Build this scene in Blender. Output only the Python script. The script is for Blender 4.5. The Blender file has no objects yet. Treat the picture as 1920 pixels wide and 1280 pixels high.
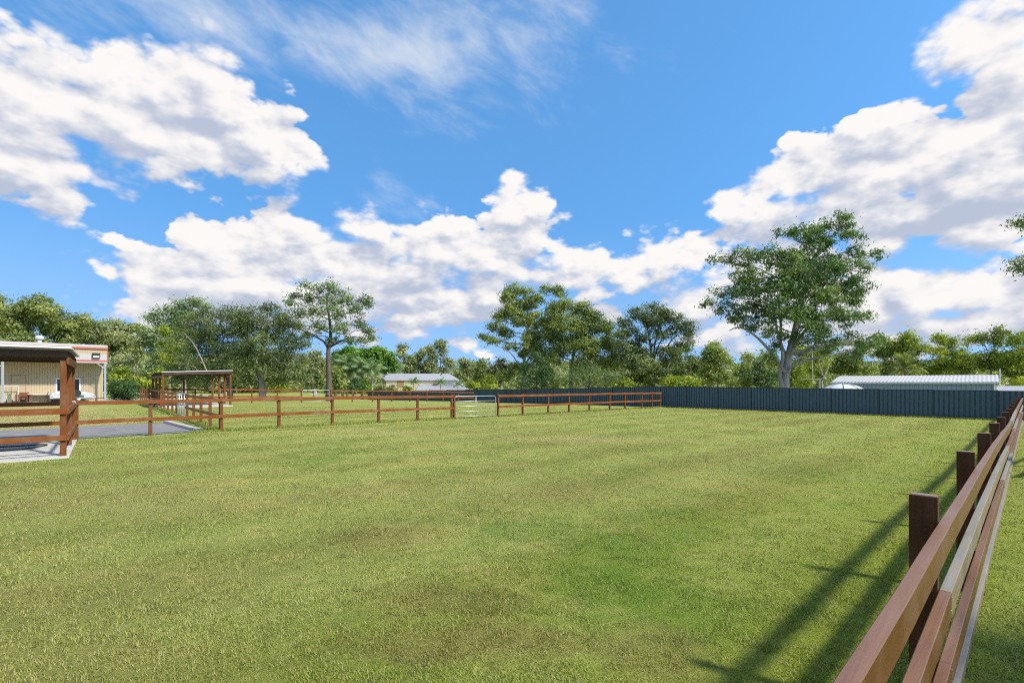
import bpy, bmesh, math, random
import numpy as np
from mathutils import Vector, Matrix

random.seed(7)
RNG = np.random.default_rng(11)
sc = bpy.context.scene
COL = sc.collection

# ------------------------------------------------------------------ camera
CAMZ, FPX, CX, HY = 1.9, 960.0, 960.0, 718.0
cam_d = bpy.data.cameras.new('camera')
cam = bpy.data.objects.new('camera', cam_d)
COL.objects.link(cam)
cam.location = (0, 0, CAMZ)
cam.rotation_euler = (math.radians(90), 0, 0)
cam_d.lens = 18.0
cam_d.sensor_width = 36.0
cam_d.shift_y = 78.0 / 1920.0
cam_d.clip_start = 0.05
cam_d.clip_end = 3000
sc.camera = cam

# ------------------------------------------------------------------ exposure
sc.view_settings.view_transform = 'Standard'
sc.view_settings.look = 'None'
sc.view_settings.exposure = 0.92
sc.view_settings.gamma = 1.0
sc.view_settings.use_curve_mapping = False
sc.render.engine = 'CYCLES'
sc.cycles.max_bounces = 5
sc.cycles.transparent_max_bounces = 8
sc.cycles.use_denoising = False
sc.cycles.pixel_filter_type = 'BLACKMAN_HARRIS'
sc.cycles.filter_width = 1.15

# ------------------------------------------------------------------ sun
SUN_EL = math.radians(46)
_sh = Vector((0.86, -0.51, 0)).normalized()
SUN = Vector((_sh.x * math.cos(SUN_EL), _sh.y * math.cos(SUN_EL), math.sin(SUN_EL)))
sl = bpy.data.lights.new('sun', 'SUN')
sl.energy = 3.4
sl.angle = math.radians(3.6)
sl.color = (1.0, 0.93, 0.82)
so = bpy.data.objects.new('sun', sl)
COL.objects.link(so)
so.rotation_euler = SUN.to_track_quat('Z', 'Y').to_euler()
so.location = (30, -20, 40)


# ------------------------------------------------------------------ node helpers
class NT:
    def __init__(s, tree):
        s.t = tree
        s.n = tree.nodes
        s.l = tree.links

    def add(s, kind, **props):
        nd = s.n.new(kind)
        for k, v in props.items():
            setattr(nd, k, v)
        return nd

    def set(s, sock, v):
        if v is None:
            return
        if isinstance(v, bpy.types.NodeSocket):
            s.l.new(v, sock)
        else:
            if isinstance(v, (tuple, list)) and len(v) == 3 and sock.type == 'RGBA':
                v = (*v, 1.0)
            sock.default_value = v

    def math(s, op, a, b=None, c=None, clamp=False):
        nd = s.add('ShaderNodeMath', operation=op, use_clamp=clamp)
        for i, v in enumerate((a, b, c)):
            if v is not None:
                s.set(nd.inputs[i], v)
        return nd.outputs[0]

    def vmath(s, op, a, b=None, c=None):
        nd = s.add('ShaderNodeVectorMath', operation=op)
        for i, v in enumerate((a, b, c)):
            if v is not None:
                s.set(nd.inputs[i], v)
        return nd.outputs['Value'] if op in ('LENGTH', 'DOT_PRODUCT', 'DISTANCE') else nd.outputs[0]

    def noise(s, vec, scale, detail=4.0, rough=0.5, dist=0.0, col=False):
        nd = s.add('ShaderNodeTexNoise')
        s.set(nd.inputs['Vector'], vec)
        nd.inputs['Scale'].default_value = scale
        nd.inputs['Detail'].default_value = detail
        nd.inputs['Roughness'].default_value = rough
        nd.inputs['Distortion'].default_value = dist
        return nd.outputs['Color'] if col else nd.outputs['Fac']

    def maprange(s, v, a, b, c=0.0, d=1.0, smooth=False):
        nd = s.add('ShaderNodeMapRange')
        nd.interpolation_type = 'SMOOTHSTEP' if smooth else 'LINEAR'
        s.set(nd.inputs['Value'], v)
        for k, x in (('From Min', a), ('From Max', b), ('To Min', c), ('To Max', d)):
            s.set(nd.inputs[k], x)
        return nd.outputs[0]

    def mix(s, fac, a, b, blend='MIX'):
        nd = s.add('ShaderNodeMix', data_type='RGBA', blend_type=blend)
        s.set(nd.inputs[0], fac)
        s.set(nd.inputs[6], a)
        s.set(nd.inputs[7], b)
        return nd.outputs[2]

    def sep(s, v):
        nd = s.add('ShaderNodeSeparateXYZ')
        s.set(nd.inputs[0], v)
        return nd.outputs

    def comb(s, x, y, z):
        nd = s.add('ShaderNodeCombineXYZ')
        for i, v in enumerate((x, y, z)):
            s.set(nd.inputs[i], v)
        return nd.outputs[0]


# ------------------------------------------------------------------ world: sky with clouds
CLOUD_BIAS = 0.56


def build_world():
    w = bpy.data.worlds.new('World')
    sc.world = w
    w.cycles.sampling_method = 'MANUAL'
    w.cycles.sample_map_resolution = 256
    w.use_nodes = True
    T = NT(w.node_tree)
    T.n.clear()
    out = T.add('ShaderNodeOutputWorld')
    sky = T.add('ShaderNodeTexSky', sky_type='NISHITA')
    sky.sun_disc = False
    sky.sun_elevation = SUN_EL
    sky.sun_rotation = math.atan2(_sh.x, _sh.y)
    sky.air_density = 1.0
    sky.dust_density = 0.3
    sky.ozone_density = 2.2
    STR = 0.134
    geo = T.add('ShaderNodeTexCoord')
    D = T.vmath('NORMALIZE', geo.outputs['Generated'])
    x, y, z = T.sep(D)
    # the air stays deep blue well down towards the horizon
    sv = T.vmath('NORMALIZE', T.comb(x, y, T.math('MULTIPLY_ADD', T.math('MAXIMUM', z, 0.0), 0.45, 0.42)))
    T.l.new(sv, sky.inputs['Vector'])
    skyc = T.mix(1.0, sky.outputs[0], (0.54, 0.94, 1.10), 'MULTIPLY')
    skyc = T.mix(T.maprange(z, 0.0, 0.32, 0.30, 0.0, True), skyc, (3.0, 3.6, 4.1))
    az = T.math('ARCTAN2', x, y)
    el = T.math('ARCSINE', z)
    flat = T.vmath('MULTIPLY', D, (1.0, 1.0, 1.7))
    w1 = T.vmath('SUBTRACT', T.noise(flat, 5.0, 3.0, 0.55, col=True), (0.5, 0.5, 0.5))
    w2 = T.vmath('SUBTRACT', T.noise(flat, 19.0, 4.0, 0.6, col=True), (0.5, 0.5, 0.5))
    P = T.comb(az, el, 0.0)
    P = T.vmath('ADD', P, T.vmath('MULTIPLY', w1, (0.14, 0.085, 0)))
    P = T.vmath('ADD', P, T.vmath('MULTIPLY', w2, (0.055, 0.040, 0)))

    def ang(px, py):
        u = (px - CX) / FPX
        v = (HY - py) / FPX
        return math.atan(u), math.atan(v / math.sqrt(1 + u * u))

    def field(blobs, Pv):
        cur = None
        for (px, py, rx, ry, *k) in blobs:
            a, e = ang(px, py)
            a2, e2 = ang(px + (rx if px < CX else -rx), py)
            _, e3 = ang(px, py - ry)
            ra, re = max(abs(a2 - a), 0.015), max(abs(e3 - e), 0.012)
            v = T.vmath('SUBTRACT', Pv, (a, e, 0))
            v = T.vmath('MULTIPLY', v, (1 / ra, 1 / re, 0))
            b = T.math('SUBTRACT', (k[0] if k else 1.0), T.vmath('LENGTH', v))
            cur = b if cur is None else T.math('SMOOTH_MAX', cur, b, 0.25)
        return cur

    cum = [
        (-60, 250, 260, 170), (110, 190, 170, 110), (40, 300, 160, 110), (230, 200, 120, 95), (330, 175, 95, 75), (400, 195, 90, 90),
        (455, 250, 90, 80), (500, 295, 70, 50), (280, 280, 170, 60, .85), (90, 365, 85, 50, .8), (400, 300, 130, 45, .9), (215, 110, 60, 50, .7),
        (400, 450, 85, 48), (520, 440, 105, 48), (590, 465, 60, 35), (300, 535, 70, 35, .9), (680, 425, 52, 34, .95), (450, 525, 170, 55),
        (650, 500, 130, 50), (800, 480, 120, 55), (900, 470, 100, 45), (985, 405, 55, 60), (1005, 430, 40, 40), (970, 470, 80, 45),
        (245, 572, 65, 26), (400, 570, 150, 38), (560, 555, 150, 45), (700, 560, 150, 50), (820, 590, 120, 30, .9), (900, 540, 100, 35, .9),
        (975, 515, 60, 40), (760, 610, 60, 22, .9), (205, 510, 28, 22, .8), (235, 460, 50, 16, .7),
        (1100, 505, 60, 48), (1160, 520, 55, 30, .9), (1255, 475, 60, 50), (1290, 490, 50, 35), (1200, 500, 60, 22, .8), (1060, 465, 40, 20, .8),
        (1140, 575, 40, 18, .7), (875, 645, 42, 18, .9), (930, 665, 35, 14, .8),
        (1870, 90, 100, 85), (1885, 150, 120, 110), (1760, 290, 150, 80), (1860, 190, 70, 80), (1950, 190, 140, 160), (1800, 240, 120, 55, .9), (1890, 290, 120, 90), (1630, 230, 75, 45, .9),
        (1560, 290, 70, 50), (1500, 345, 70, 50), (1650, 330, 150, 65), (1780, 330, 130, 70), (1440, 385, 60, 36), (1370, 385, 45, 22, .8),
        (1560, 395, 150, 50), (1720, 410, 170, 50), (1880, 400, 130, 55, .9), (1420, 440, 70, 36, .9), (1500, 470, 70, 40), (1600, 480, 90, 40, .7),
        (1690, 515, 70, 42), (1830, 545, 110, 45), (1720, 560, 130, 45), (1640, 560, 80, 60), (1350, 540, 60, 45), (1310, 570, 60, 30), (1390, 600, 60, 40, .9),
        (1760, 610, 160, 32, .9), (1920, 600, 110, 40, .9), (1250, 560, 45, 18, .8), (1330, 630, 90, 34, 1.0), (1300, 560, 90, 40), (1390, 500, 70, 40), (1420, 560, 80, 60), (1480, 620, 120, 40), (1600, 620, 120, 40), (1540, 560, 120, 60), (1880, 560, 120, 60), (620, 610, 120, 22, .8), (1700, 640, 260, 26, .8), (1480, 560, 120, 60), (1600, 500, 90, 40), (720, 530, 200, 60), (420, 530, 170, 60), (330, 580, 130, 22, .9),(860, 560, 120, 30), (2050, 480, 150, 70),
        (-220, 420, 180, 60), (2200, 300, 180, 120)]
    B = field(cum, P)
    Bup = field(cum, T.vmath('ADD', P, (0.012, 0.05, 0.0)))
    dB = T.maprange(T.math('SUBTRACT', B, Bup), -0.9, 0.9, -1.0, 1.0)
    # clouds elsewhere in the sky, outside the frame, of the same kind
    outm = T.math('MAXIMUM', T.maprange(T.math('ABSOLUTE', az), 0.86, 1.05), T.maprange(el, 0.66, 0.85))
    gen = T.math('MULTIPLY_ADD', T.noise(T.vmath('MULTIPLY', D, (1, 1, 2.2)), 2.3, 3.0, 0.5), 5.0, -2.75)
    B = T.math('MAXIMUM', B, T.math('MULTIPLY_ADD', outm, 3.0, T.math('SUBTRACT', gen, 3.0)))

    def billow(vec):
        n = T.noise(vec, 12.0, 8.0, 0.57)
        v = T.add('ShaderNodeTexVoronoi', feature='F1', voronoi_dimensions='3D')
        T.set(v.inputs['Vector'], vec)
        v.inputs['Scale'].default_value = 13.0
        v.inputs['Detail'].default_value = 3.0
        v.inputs['Roughness'].default_value = 0.5
        return T.math('ADD', T.math('MULTIPLY', n, 1.05), T.math('MULTIPLY', v.outputs['Distance'], -0.80))

    F0 = flat
    F1 = T.vmath('ADD', flat, (0.014, -0.004, 0.026))
    b0 = billow(F0)
    b1 = billow(F1)
    dens = T.math('ADD', B, T.math('MULTIPLY_ADD', b0, 1.25, CLOUD_BIAS))
    edge = T.maprange(T.noise(flat, 4.0, 2.0, .5), .36, .62, .18, .80)
    alpha = T.maprange(dens, 0.0, edge, 0, 1, smooth=True)
    # relief: billows facing the sun are white, those turned away are greyer
    rel = T.math('SUBTRACT', b0, b1)
    lowv = T.vmath('MULTIPLY', D, (1, 1, 3.0))
    la = T.noise(lowv, 4.6, 5.0, 0.58)
    lb = T.noise(T.vmath('ADD', lowv, (0.05, 0.0, 0.13)), 4.6, 5.0, 0.58)
    big = T.math('SUBTRACT', la, lb)
    thick = T.maprange(dens, 0.35, 1.3)
    shade = T.math('ADD', T.math('MULTIPLY', rel, 1.7), T.math('MULTIPLY', big, 2.1))
    shade = T.math('MULTIPLY_ADD', dB, 0.85, shade)
    lit = T.math('ADD', 0.57, shade)
    lit = T.math('SUBTRACT', lit, T.math('MULTIPLY', thick, 0.08))
    lit = T.maprange(lit, -0.30, 1.48, 0, 1, smooth=True)
    ccol = T.mix(lit, (0.50, 0.56, 0.70), (0.985, 0.955, 0.94))
    # high thin cloud
    rotv = T.add('ShaderNodeVectorRotate', rotation_type='AXIS_ANGLE')
    T.set(rotv.inputs['Vector'], D)
    rotv.inputs['Axis'].default_value = (0, 1, 0)
    rotv.inputs['Angle'].default_value = math.radians(-24)
    st = T.vmath('MULTIPLY', rotv.outputs[0], (1.0, 1.0, 2.6))
    cn = T.noise(st, 7.0, 9.0, 0.62, 0.3)
    cir = field([(350, 30, 260, 80, 1.0), (560, 70, 230, 80, 1.1), (720, 120, 170, 80, 1.1), (850, 90, 220, 130, 1.2), (980, 60, 200, 120, .9), (60, 60, 200, 60, .7),
                 (800, 180, 110, 55, .9), (760, 390, 150, 60, .35), (560, 330, 60, 40, .4)], P)
    cird = T.math('ADD', T.math('MULTIPLY', cir, .55), T.math('MULTIPLY_ADD', cn, 2.1, -0.98))
    cira = T.maprange(cird, -0.10, 1.15, 0, 0.80, smooth=True)
    outc = T.math('MULTIPLY', outm, T.maprange(cn, .5, .75, 0, .35))
    cira = T.math('MAXIMUM', cira, outc)
    bg1 = T.add('ShaderNodeBackground')
    T.set(bg1.inputs['Color'], skyc)
    bg1.inputs['Strength'].default_value = STR
    bg2 = T.add('ShaderNodeBackground')
    T.set(bg2.inputs['Color'], (0.80, 0.86, 0.95))
    bg2.inputs['Strength'].default_value = 0.49
    bg3 = T.add('ShaderNodeBackground')
    T.set(bg3.inputs['Color'], ccol)
    bg3.inputs['Strength'].default_value = 0.525
    m1 = T.add('ShaderNodeMixShader')
    T.set(m1.inputs[0], cira)
    T.l.new(bg1.outputs[0], m1.inputs[1])
    T.l.new(bg2.outputs[0], m1.inputs[2])
    m2 = T.add('ShaderNodeMixShader')
    T.set(m2.inputs[0], T.math('MULTIPLY', alpha, T.maprange(z, -0.02, 0.02)))
    T.l.new(m1.outputs[0], m2.inputs[1])
    T.l.new(bg3.outputs[0], m2.inputs[2])
    T.l.new(m2.outputs[0], out.inputs[0])


build_world()


# ------------------------------------------------------------------ ground height (thin plate spline through surveyed points)
_GP = np.array([
    (-11, 19.35, .08), (12.4, 42.5, -.11), (-1, 31.2, -.03), (27.6, 28.8, -.2), (-20, 48.6, .03), (-23.5, 34.6, .14), (-21, 38, .2),
    (-28.4, 40.4, .2), (-14, 16.3, .07), (-11.2, 12.7, .05), (2.3, 2.86, 0.0), (0, 0, 0), (9.5, 10, -.06), (15, 15.3, -.08), (-4, 62, -.45),
    (-22, 80, -.7), (-43, 54, 0.0), (-60, 45, 0), (30, 55, -.4), (0, 105, -1.5), (-25, 120, -2.2), (-70, 95, 0.2), (60, 60, -.3),
    (40, 20, -.2), (20, 0, -.1), (-30, 5, .1), (-8.3, 60, -.27), (0, -20, 0), (60, 110, -.6)], float)


def _phi(r2):
    return 0.5 * r2 * np.log(r2 + 1e-9)


def _fit():
    xy = _GP[:, :2] / 30.0
    n = len(xy)
    r2 = ((xy[:, None] - xy[None]) ** 2).sum(-1)
    A = np.zeros((n + 3, n + 3))
    A[:n, :n] = _phi(r2) + np.eye(n) * 0.01
    A[:n, n] = 1
    A[:n, n + 1:] = xy
    A[n, :n] = 1
    A[n + 1:, :n] = xy.T
    return np.linalg.solve(A, np.concatenate([_GP[:, 2], [0, 0, 0]])), xy


_W, _XY = _fit()


def ground_np(x, y):
    x = np.asarray(x, float)
    y = np.asarray(y, float)
    p = np.stack([x.ravel(), y.ravel()], -1) / 30.0
    n = len(_XY)
    z = _W[n] + p @ _W[n + 1:]
    for i in range(n):
        z = z + _W[i] * _phi(((p - _XY[i]) ** 2).sum(-1))
    r = np.hypot(p[:, 0] * 30, p[:, 1] * 30 - 40)
    k = np.clip((r - 90) / 60, 0, 1)
    k = k * k * (3 - 2 * k)
    z = np.clip(z, -3, .6) * (1 - k) + (-1.5) * k
    return z.reshape(x.shape)


def gz(x, y):
    return float(ground_np(np.array([x]), np.array([y]))[0])


def at(px, py, Y):
    return Vector(((px - CX) / FPX * Y, Y, CAMZ - (py - HY) / FPX * Y))


DV = Vector((0.712, 0.702, 0)).normalized()      # along the paddock fences
NV = Vector((DV.y, -DV.x, 0))                    # to the right of that
MV = Vector((-0.64, 0.768, 0)).normalized()      # along the cross fence
F0 = Vector((-11.0, 19.35, 0))                   # where the cross fence meets the front fence
UP = Vector((0, 0, 1))


# ------------------------------------------------------------------ mesh builder
class MB:
    def __init__(s):
        s.v, s.f, s.mi = [], [], []

    def quadbox(s, c, ax, ay, az_, hx, hy, hz, mi=0):
        n = len(s.v)
        for sx, sy, sz in ((-1, -1, -1), (1, -1, -1), (1, 1, -1), (-1, 1, -1), (-1, -1, 1), (1, -1, 1), (1, 1, 1), (-1, 1, 1)):
            s.v.append(tuple(c + ax * (hx * sx) + ay * (hy * sy) + az_ * (hz * sz)))
        for f in ((3, 2, 1, 0), (4, 5, 6, 7), (0, 1, 5, 4), (1, 2, 6, 5), (2, 3, 7, 6), (3, 0, 4, 7)):
            s.f.append(tuple(n + i for i in f))
            s.mi.append(mi)
        return s

    def box(s, x0, x1, y0, y1, z0, z1, mi=0):
        return s.quadbox(Vector(((x0 + x1) / 2, (y0 + y1) / 2, (z0 + z1) / 2)), Vector((1, 0, 0)), Vector((0, 1, 0)), UP,
                         (x1 - x0) / 2, (y1 - y0) / 2, (z1 - z0) / 2, mi)

    def poly(s, pts, mi=0):
        n = len(s.v)
        s.v += [tuple(p) for p in pts]
        s.f.append(tuple(range(n, n + len(pts))))
        s.mi.append(mi)
        return s

    def sweep(s, path, section, side=None, caps=True, mi=0):
        """section: list of (a, b) offsets along side and up; path: points"""
        n0 = len(s.v)
        m = len(section)
        for i, p in enumerate(path):
            if side is None:
                d = (path[min(i + 1, len(path) - 1)] - path[max(i - 1, 0)]).normalized()
                sd = d.cross(UP)
                sd = sd.normalized() if sd.length > 1e-4 else Vector((1, 0, 0))
                u = sd.cross(d).normalized()
            else:
                sd, u = side, UP
            for a, b in section:
                s.v.append(tuple(p + sd * a + u * b))
        for i in range(len(path) - 1):
            for j in range(m):
                k = (j + 1) % m
                s.f.append((n0 + i * m + j, n0 + i * m + k, n0 + (i + 1) * m + k, n0 + (i + 1) * m + j))
                s.mi.append(mi)
        if caps:
            s.f.append(tuple(n0 + j for j in reversed(range(m))))
            s.f.append(tuple(n0 + (len(path) - 1) * m + j for j in range(m)))
            s.mi += [mi, mi]
        return s

    def tube(s, path, radii, sides=7, caps=True, mi=0):
        n0 = len(s.v)
        path = [Vector(p) for p in path]
        if not hasattr(radii, '__len__'):
            radii = [radii] * len(path)
        ref = None
        for i, p in enumerate(path):
            d = (path[min(i + 1, len(path) - 1)] - path[max(i - 1, 0)])
            d = d.normalized() if d.length > 1e-6 else UP
            if ref is None:
                ref = d.orthogonal().normalized()
            a = (ref - d * ref.dot(d))
            a = a.normalized() if a.length > 1e-5 else d.orthogonal().normalized()
            ref = a
            b = d.cross(a)
            for j in range(sides):
                t = 2 * math.pi * j / sides
                s.v.append(tuple(p + (a * math.cos(t) + b * math.sin(t)) * radii[i]))
        for i in range(len(path) - 1):
            for j in range(sides):
                k = (j + 1) % sides
                s.f.append((n0 + i * sides + j, n0 + i * sides + k, n0 + (i + 1) * sides + k, n0 + (i + 1) * sides + j))
                s.mi.append(mi)
        if caps:
            s.f.append(tuple(n0 + j for j in reversed(range(sides))))
            s.f.append(tuple(n0 + (len(path) - 1) * sides + j for j in range(sides)))
            s.mi += [mi, mi]
        return s

    def build(s, name, mat, parent=None, smooth=False, origin=None):
        me = bpy.data.meshes.new(name)
        o0 = Vector(origin) if origin is not None else (parent.location if parent is not None and parent.get('is_root') else Vector((0, 0, 0)))
        vs = [(a - o0.x, b - o0.y, c - o0.z) for a, b, c in s.v]
        me.from_pydata(vs, [], s.f)
        mats = mat if isinstance(mat, (list, tuple)) else [mat]
        for m in mats:
            me.materials.append(m)
        if len(mats) > 1:
            me.polygons.foreach_set('material_index', s.mi)
        if smooth:
            me.polygons.foreach_set('use_smooth', [True] * len(me.polygons))
        me.update()
        o = bpy.data.objects.new(name, me)
        COL.objects.link(o)
        if parent is not None:
            o.parent = parent
        elif origin is not None:
            o.location = o0
        return o


def thing(name, label, cat, loc, group=None):
    o = bpy.data.objects.new(name, None)
    COL.objects.link(o)
    o.location = loc
    o.empty_display_size = 0.2
    o['label'] = label
    o['category'] = cat
    o['is_root'] = 1
    if group:
        o['group'] = group
    return o


def tag(o, label=None, cat=None, group=None, kind=None):
    if label:
        o['label'] = label
    if cat:
        o['category'] = cat
    if group:
        o['group'] = group
    if kind:
        o['kind'] = kind
    return o


# ------------------------------------------------------------------ materials
def new_mat(name):
    m = bpy.data.materials.new(name)
    m.use_nodes = True
    T = NT(m.node_tree)
    T.n.clear()
    T.out = T.add('ShaderNodeOutputMaterial')
    return m, T


def principled(T, color, rough=0.6, metallic=0.0, normal=None, spec=None):
    p = T.add('ShaderNodeBsdfPrincipled')
    T.set(p.inputs['Base Color'], color)
    T.set(p.inputs['Roughness'], rough)
    T.set(p.inputs['Metallic'], metallic)
    if spec is not None:
        p.inputs['Specular IOR Level'].default_value = spec
    if normal is not None:
        T.set(p.inputs['Normal'], normal)
    T.l.new(p.outputs[0], T.out.inputs[0])
    return p


def bump(T, h, strength=0.3, dist=0.01):
    b = T.add('ShaderNodeBump')
    b.inputs['Strength'].default_value = strength
    b.inputs['Distance'].default_value = dist
    T.set(b.inputs['Height'], h)
    return b.outputs[0]


def simple(name, col, rough=0.6, metallic=0.0, var=0.12, scale=3.0, dirt=0.0):
    m, T = new_mat(name)
    g = T.add('ShaderNodeNewGeometry')
    n = T.noise(g.outputs['Position'], scale, 6, .6)
    c = T.mix(T.maprange(n, .3, .7), tuple(k * (1 - var) for k in col), tuple(min(1, k * (1 + var)) for k in col))
    if dirt:
        n2 = T.noise(T.vmath('MULTIPLY', g.outputs['Position'], (1, 1, .25)), scale * 1.7, 5, .65)
        c = T.mix(T.maprange(n2, .52, .75, 0, dirt), c, (.16, .13, .09))
    principled(T, c, rough, metallic, bump(T, n, .15, .01))
    return m


def wood(name, ca, cb, grey=(.30, .27, .22), greyamt=.25, axis='d', rough=.42, spec=.16, top=None):
    m, T = new_mat(name)
    g = T.add('ShaderNodeNewGeometry')
    P = g.outputs['Position']
    oi = T.add('ShaderNodeObjectInfo')
    rnd = oi.outputs['Random']
    if axis == 'z':
        v = T.vmath('MULTIPLY', P, (22, 22, 1.2))
    else:
        dv = DV if axis == 'd' else MV
        a = T.vmath('DOT_PRODUCT', P, tuple(dv))
        b = T.vmath('DOT_PRODUCT', P, (dv.y, -dv.x, 0))
        v = T.comb(T.math('MULTIPLY', a, 1.1), T.math('MULTIPLY', b, 26.0), T.math('MULTIPLY', T.sep(P)[2], 26.0))
    v = T.vmath('ADD', v, T.comb(T.math('MULTIPLY', rnd, 37.0), T.math('MULTIPLY', rnd, 11.0), 0.0))
    n = T.noise(v, 1.0, 7, .62, 1.2)
    blot = T.noise(P, 2.3, 5, .6)
    fine = T.noise(P, 60, 3, .6)
    c = T.mix(T.maprange(n, .3, .7), ca, cb)
    fibre = T.noise(T.vmath('MULTIPLY', v, (2.2, 4.5, 4.5)), 1.0, 6, .7, .6)
    c = T.mix(T.maprange(fibre, .30, .52, .55, 0), c, tuple(k * .45 for k in ca))
    c = T.mix(T.maprange(rnd, 0, 1, 0, .45), c, tuple(k * .72 for k in cb))
    gm = T.math('MULTIPLY', T.maprange(blot, .45, .72), T.maprange(rnd, 0, 1, greyamt * .5, greyamt * 1.3))
    c = T.mix(gm, c, grey)
    c = T.mix(T.maprange(fine, .60, .75, 0, .35), c, tuple(min(1, k * 1.8 + .03) for k in cb))
    c = T.mix(T.maprange(n, .16, .30, .75, 0), c, tuple(k * .35 for k in ca))
    if top is not None:                      # upward faces: weather bleaching, plus sky sheen painted into the colour
        up = T.maprange(T.sep(g.outputs['True Normal'])[2], .6, .9)
        tc = T.mix(T.maprange(n, .3, .7), tuple(k * .8 for k in top), tuple(k * 1.15 for k in top))
        tc = T.mix(T.maprange(blot, .45, .65, 0, .45), tc, cb)
        c = T.mix(T.math('MULTIPLY', up, .8), c, tc)
    h = T.math('ADD', T.math('MULTIPLY', n, .4), T.math('ADD', T.math('MULTIPLY', fine, .25), T.math('MULTIPLY', fibre, .6)))
    principled(T, c, T.maprange(blot, .3, .7, rough - .06, rough + .18), 0, bump(T, h, .35, .004), spec=spec)
    return m


M = {}
BR_A, BR_B = (.150, .043, .009), (.250, .082, .018)
M['rail_d'] = wood('stained_timber_along_paddock', BR_A, BR_B, greyamt=.22)
M['rail_m'] = wood('stained_timber_across_paddock', BR_A, BR_B, greyamt=.3, axis='m')
M['post'] = wood('stained_timber_upright', (.105, .035, .010), (.200, .070, .020), greyamt=.16, axis='z')
M['near_rail'] = wood('oiled_timber_rail', (.105, .042, .010), (.158, .070, .018), grey=(.17, .13, .08), greyamt=.3, rough=.36, spec=.5, top=(.190, .094, .056))
M['near_post'] = wood('oiled_timber_post', (.052, .020, .009), (.105, .040, .016), greyamt=.1, axis='z', top=(.24, .18, .15))
M['weathered'] = wood('weathered_timber', (.150, .115, .055), (.225, .175, .090), grey=(.24, .23, .21), greyamt=.7, rough=.55, spec=.4, top=(.215, .205, .195))
M['oldpost'] = wood('silvered_timber', (.34, .31, .25), (.47, .43, .36), grey=(.5, .48, .45), greyamt=.8, axis='z', rough=.8)
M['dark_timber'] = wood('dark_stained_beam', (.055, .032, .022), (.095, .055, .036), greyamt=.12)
M['concrete'] = simple('pale_concrete', (.44, .425, .40), .85, 0, .1, 1.5, .25)
M['asphalt'] = simple('grey_bitumen', (.17, .165, .165), .9, 0, .25, 2.2, .15)
M['kerb'] = simple('concrete_kerb', (.40, .37, .34), .85, 0, .2, 4)
M['gravel'] = simple('pale_gravel', (.40, .37, .32), .95, 0, .2, 1.2)
M['steel'] = simple('galvanised_steel', (.50, .52, .54), .45, .6, .08, 9)
M['white_paint'] = simple('white_paint', (.60, .60, .60), .5, 0, .04, 6, .12)
M['colorbond'] = simple('deep_blue_sheet_steel', (.040, .083, .117), .45, 0, .10, 2.0, .12)
M['colorbond_dark'] = simple('deep_blue_steel_post', (.020, .042, .060), .5, 0, .1, 3)
M['tan_sheet'] = simple('tan_wall_sheet', (.43, .34, .215), .55, 0, .05, .6, .1)
M['roof_white'] = simple('white_roof_sheet', (.43, .425, .44), .5, 0, .05, .7, .15)
M['roof_zinc'] = simple('zincalume_roof_sheet', (.34, .34, .36), .5, .1, .06, 1.0, .2)
M['red_trim'] = simple('dull_red_trim', (.42, .10, .075), .5, 0, .08, 3)
M['grey_metal'] = simple('grey_painted_steel', (.26, .31, .34), .5, 0, .08, 4)
M['black'] = simple('black_rubber', (.015, .015, .016), .6, 0, .1, 8)
M['glass'] = simple('dark_window_glass', (.012, .014, .018), .08, 0, .02, 1)
M['pale_blue_wall'] = simple('pale_blue_grey_sheet', (.28, .36, .45), .5, 0, .05, .8, .1)
M['cream_wall'] = simple('cream_brick_wall', (.60, .51, .34), .85, 0, .08, 3, .1)
M['brick_red'] = simple('red_brick', (.36, .20, .12), .85, 0, .15, 8)
M['white_wall'] = simple('white_board_wall', (.60, .59, .56), .6, 0, .03, 2, .08)
M['canvas'] = simple('white_canvas', (.50, .53, .56), .8, 0, .05, 2)
M['wood_furn'] = wood('red_brown_furniture', (.13, .05, .025), (.22, .085, .04), greyamt=.1)
M['bronze'] = simple('bronze_tube', (.10, .055, .035), .45, .3, .1, 5)
M['trailer'] = simple('white_trailer_body', (.52, .56, .58), .4, 0, .04, 3, .1)
M['olive'] = simple('grey_green_plastic', (.10, .14, .10), .6, 0, .1, 5)


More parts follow.
